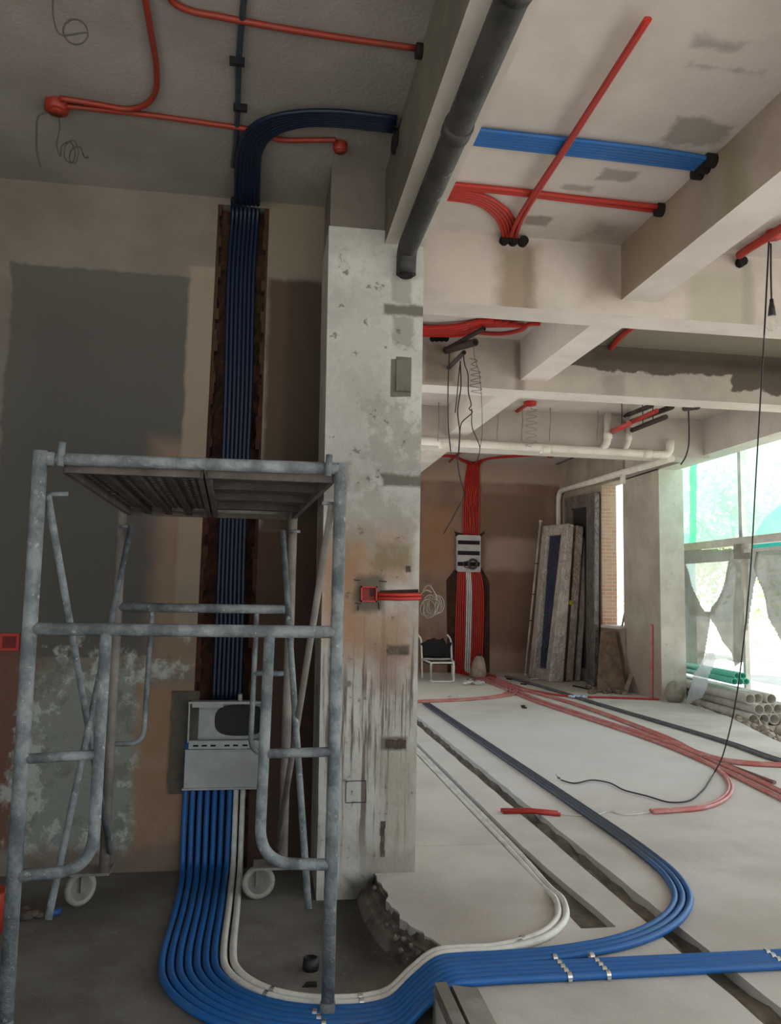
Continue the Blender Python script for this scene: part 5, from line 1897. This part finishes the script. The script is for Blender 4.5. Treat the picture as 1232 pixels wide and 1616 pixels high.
def sheet(name, px_poly, holes, X, mat, label, cat, ripple=.03, res=.022, fold=9.0):
    """hanging sheet cut to an outline measured on the plane of the facade, with soft vertical folds"""
    po = [(float(q[1]), float(q[2])) for q in (on_x(x, y, X) for x, y in px_poly)]
    ho = [[(float(q[1]), float(q[2])) for q in (on_x(x, y, X) for x, y in h)] for h in holes]
    y0_, y1_ = min(p[0] for p in po), max(p[0] for p in po)
    z0_, z1_ = min(p[1] for p in po), max(p[1] for p in po)
    ny, nz = int((y1_ - y0_) / res) + 1, int((z1_ - z0_) / res) + 1
    idx, vs, fs = {}, [], []
    for j in range(nz):
        for i in range(ny):
            c = (y0_ + (i + .5) * res, z0_ + (j + .5) * res)
            if not inside(c, po) or any(inside(c, h) for h in ho):
                continue
            q = []
            for a, b_ in ((i, j), (i + 1, j), (i + 1, j + 1), (i, j + 1)):
                if (a, b_) not in idx:
                    idx[(a, b_)] = len(vs)
                    yy, zz = y0_ + a * res, z0_ + b_ * res
                    vs.append((X + ripple * math.sin(yy * fold + 1.5 * math.sin(zz * 1.7)) + ripple * .5 * math.sin(yy * fold * 2.3 + zz * 2), yy, zz))
                q.append(idx[(a, b_)])
            fs.append(tuple(q))
    f = MB()
    f.add(vs, fs, True)
    o = obj(name, f, mat, None, False)
    return tag(o, label, cat)


netpoly = [(1060, 620), (1300, 560), (1300, 848), (1060, 872)]
sheet('safety_net', netpoly, [], XF + .12, M_net, 'pale green safety net stretched above the guard rail across the open facade', 'net', .015, .05, 3.0)
sheet('net_fold', [(1090, 650), (1099, 650), (1097, 868), (1088, 868)], [], XF + .09, M_netfold, 'darker green doubled strip of net beside the right-hand column', 'net', .01, .02)
sheet('hanging_sheet', [(1070, 868), (1203, 866), (1194, 900), (1187, 925), (1181, 990), (1175, 1040), (1160, 1052), (1070, 1052)],
      [[(1083, 890), (1150, 886), (1142, 918), (1131, 950), (1121, 965), (1112, 966), (1103, 955), (1093, 925)], [(1121, 976), (1128, 985), (1140, 1010), (1157, 1042), (1160, 1060), (1106, 1060), (1115, 995)]],
      XF + .03, M_tarp, 'torn dark grey sheet hanging from the guard rail next to the column', 'sheet', .02, .018)
sheet('hanging_film', [(1070, 872), (1160, 868), (1150, 910), (1130, 972), (1095, 972), (1070, 930)], [], XF + .06, M_gauze, 'pale translucent film showing through the tear of the dark grey sheet', 'film', .03, .03)
sheet('hanging_sheet', [(1198, 868), (1300, 855), (1300, 1120), (1252, 1050), (1232, 1008), (1212, 965), (1196, 915), (1191, 898)], [], XF + .02, M_tarp, 'grey sheet pulled aside at the right edge of the picture under the rail', 'sheet', .04, .022, 6.0)
sheet('plastic_sheet', [(1112, 1032), (1126, 1030), (1131, 1040), (1118, 1072), (1107, 1100), (1085, 1112), (1072, 1112), (1082, 1100), (1098, 1062)], [], 6.14, M_whitesheet, 'white plastic sheet draped from the green bundle down to the floor edge', 'sheet', .02, .02, 14.0)

# broken apron of the floor and rubble outside
M_apron = surf('dusty rubble edge', '#b0a594', '#94897a', 3, .95, bump=.7)
f = MB().box(5.4, 8.2, 4.0, 15.0, -.30, -.10)
o = struct('ground_apron', f, M_apron)
f = MB()
for k in range(170):
    y = random.uniform(7.2, 11.2)
    edge_x = np.interp(y, [7.6, 8.2, 9.2, 10.1, 11.35], [5.6, 5.55, 5.8, 6.05, 6.2])
    r = random.uniform(.02, .075)
    f.ball((edge_x + random.uniform(.02, .6), y, -.10 + r * .5), r, 6, 4, .7)
tag(obj('rubble', f, M_apron), 'broken concrete rubble strewn along the outer edge of the floor', 'rubble', None, 'stuff')
c = on_z(1064, 1108, 0)
f = MB().ball((6.06, 11.5, .13), .17, 14, 10, .12, (.85, .8, 1.0))
tag(obj('cement_lump', f, surf('cement lump grey', '#a39b8f', '#857d72', 4, .95, bump=.4)), 'rounded cement lump leaning at the foot of the right-hand column', 'cement lump')

# pipe stack
M_greenpipe = conduit_mat('mint green bundle', '#5ec9ae', '#9fded0', .4)
gg = [(0, 0), (.085, .0), (.17, .0), (.04, .075), (.125, .075)]
ga, gb = np.array([6.78, 12.9, .40]), np.array([6.36, 10.25, .43])
for k, (dx, dz) in enumerate(gg):
    a_ = ga + np.array([dx * .4 - .1, 0, dz])
    b_ = gb + np.array([dx - .1, 0, dz])
    tag(obj('green_pipe', MB().pipe([a_, b_], .043, .036, 12), M_greenpipe), f'mint green pipe in the bundle on the pipe stack, {["lower left", "lower middle", "lower right", "upper left", "upper right"][k]}', 'pipe', 'mint green pipes')
M_greypipe = surf('grey pvc', '#cfcac0', '#b5b0a6', 3, .5)
n_ = 0
for row in range(3):
    for k in range(4 - (row == 2)):
        x = 6.32 + .15 * k + (.075 if row == 1 else 0)
        z = -.02 + .125 * row
        tag(obj('grey_pipe', MB().pipe([(x + .2, 13.2, z), (x, 9.95 + random.uniform(-.05, .12), z)], .07, .062, 14), M_greypipe), f'grey plastic pipe in the stack outside, {["bottom", "middle", "top"][row]} row, {ordinal(k)} from the floor', 'pipe', 'grey pipes stacked outside')

# ---- things beyond the net
M_dome = cloth_mat('teal tarpaulin', '#35988d', '#2f8a83', .5, (.05, '#ffffff'))
vs, fs = [], []
cx, cy, cz_, rx, ry, rz = 10.6, 14.3, 2.5, .8, 1.9, 1.15
N1, N2 = 20, 10
for j in range(N2 + 1):
    for i in range(N1):
        a = 2 * PI * i / N1
        e = PI / 2 * j / N2
        vs.append((cx + rx * math.cos(a) * math.cos(e), cy + ry * math.sin(a) * math.cos(e), cz_ + rz * math.sin(e)))
for j in range(N2):
    for i in range(N1):
        fs.append((j * N1 + i, j * N1 + (i + 1) % N1, (j + 1) * N1 + (i + 1) % N1, (j + 1) * N1 + i))
f = MB()
f.add(vs, fs, True)
t = thing('market_umbrella', 'teal rounded canopy standing outside beyond the green net', 'canopy', (cx, cy, -.16))
obj('canopy', f, M_dome, t)
obj('pole', MB().tube([(cx, cy, -.16), (cx, cy, cz_ + rz)], .04, 8), M_post, t, False)
M_leaf = cloth_mat('sunlit leaves', '#dbe5bd', '#c2d3a5', .5, (.0, '#ffffff'))  # outdoor glare bleached into the leaf colour
M_bark = surf('bark', '#7c7263', '#655c50', 6, .95, bump=.5)


def tree(x, y, h, r, n_, label):
    t = thing('tree', label, 'tree', (x, y, -.16), 'trees beyond the net')
    f = MB()
    f.tube(crom([(x, y, -.2), (x + .1, y, h * .4), (x + .3, y - .2, h * .8)], 5), [.14] * 11, 8)
    for k in range(6):
        a = random.uniform(0, 2 * PI)
        f.tube([(x + .1, y, h * random.uniform(.35, .6)), (x + r * .7 * math.cos(a), y + r * .7 * math.sin(a), h * random.uniform(.7, 1.0))], [.06, .02], 6)
    obj('trunk', f, M_bark, t, False)
    g_ = np.random.default_rng(int(x * 10))
    cs = [(x + g_.normal(0, r * .5), y + g_.normal(0, r * .5), h * .75 + g_.normal(0, r * .45)) for _ in range(16)]
    vs, fs = [], []
    for k in range(n_):
        c_ = cs[k % 16]
        p = np.array(c_) + g_.normal(0, r * .22, 3)
        u = g_.normal(0, 1, 3)
        u /= np.linalg.norm(u)
        w_ = np.cross(u, g_.normal(0, 1, 3))
        w_ /= np.linalg.norm(w_)
        s = g_.uniform(.06, .13)
        o_ = len(vs)
        vs += [p - u * s, p + w_ * s * .5, p + u * s, p - w_ * s * .5]
        fs.append((o_, o_ + 1, o_ + 2, o_ + 3))
    f = MB()
    f.add(vs, fs)
    obj('crown', f, M_leaf, t, False)


tree(12.95, 21.0, 4.6, 1.6, 3000, 'pale leafy tree beyond the green net, straight behind the upright post')
tree(12.6, 23.5, 4.2, 1.3, 2200, 'pale leafy tree beyond the green net, close to the column edge')
tree(17.0, 22.0, 5.2, 1.8, 2600, 'pale leafy tree beyond the net above the teal canopy')
f = MB().box(10.6, 10.9, 19.5, 22.5, -.16, 3.2)
tag(obj('tarpaulin_screen', f, M_dome), 'teal screen standing far outside, low behind the net by the column', 'screen')
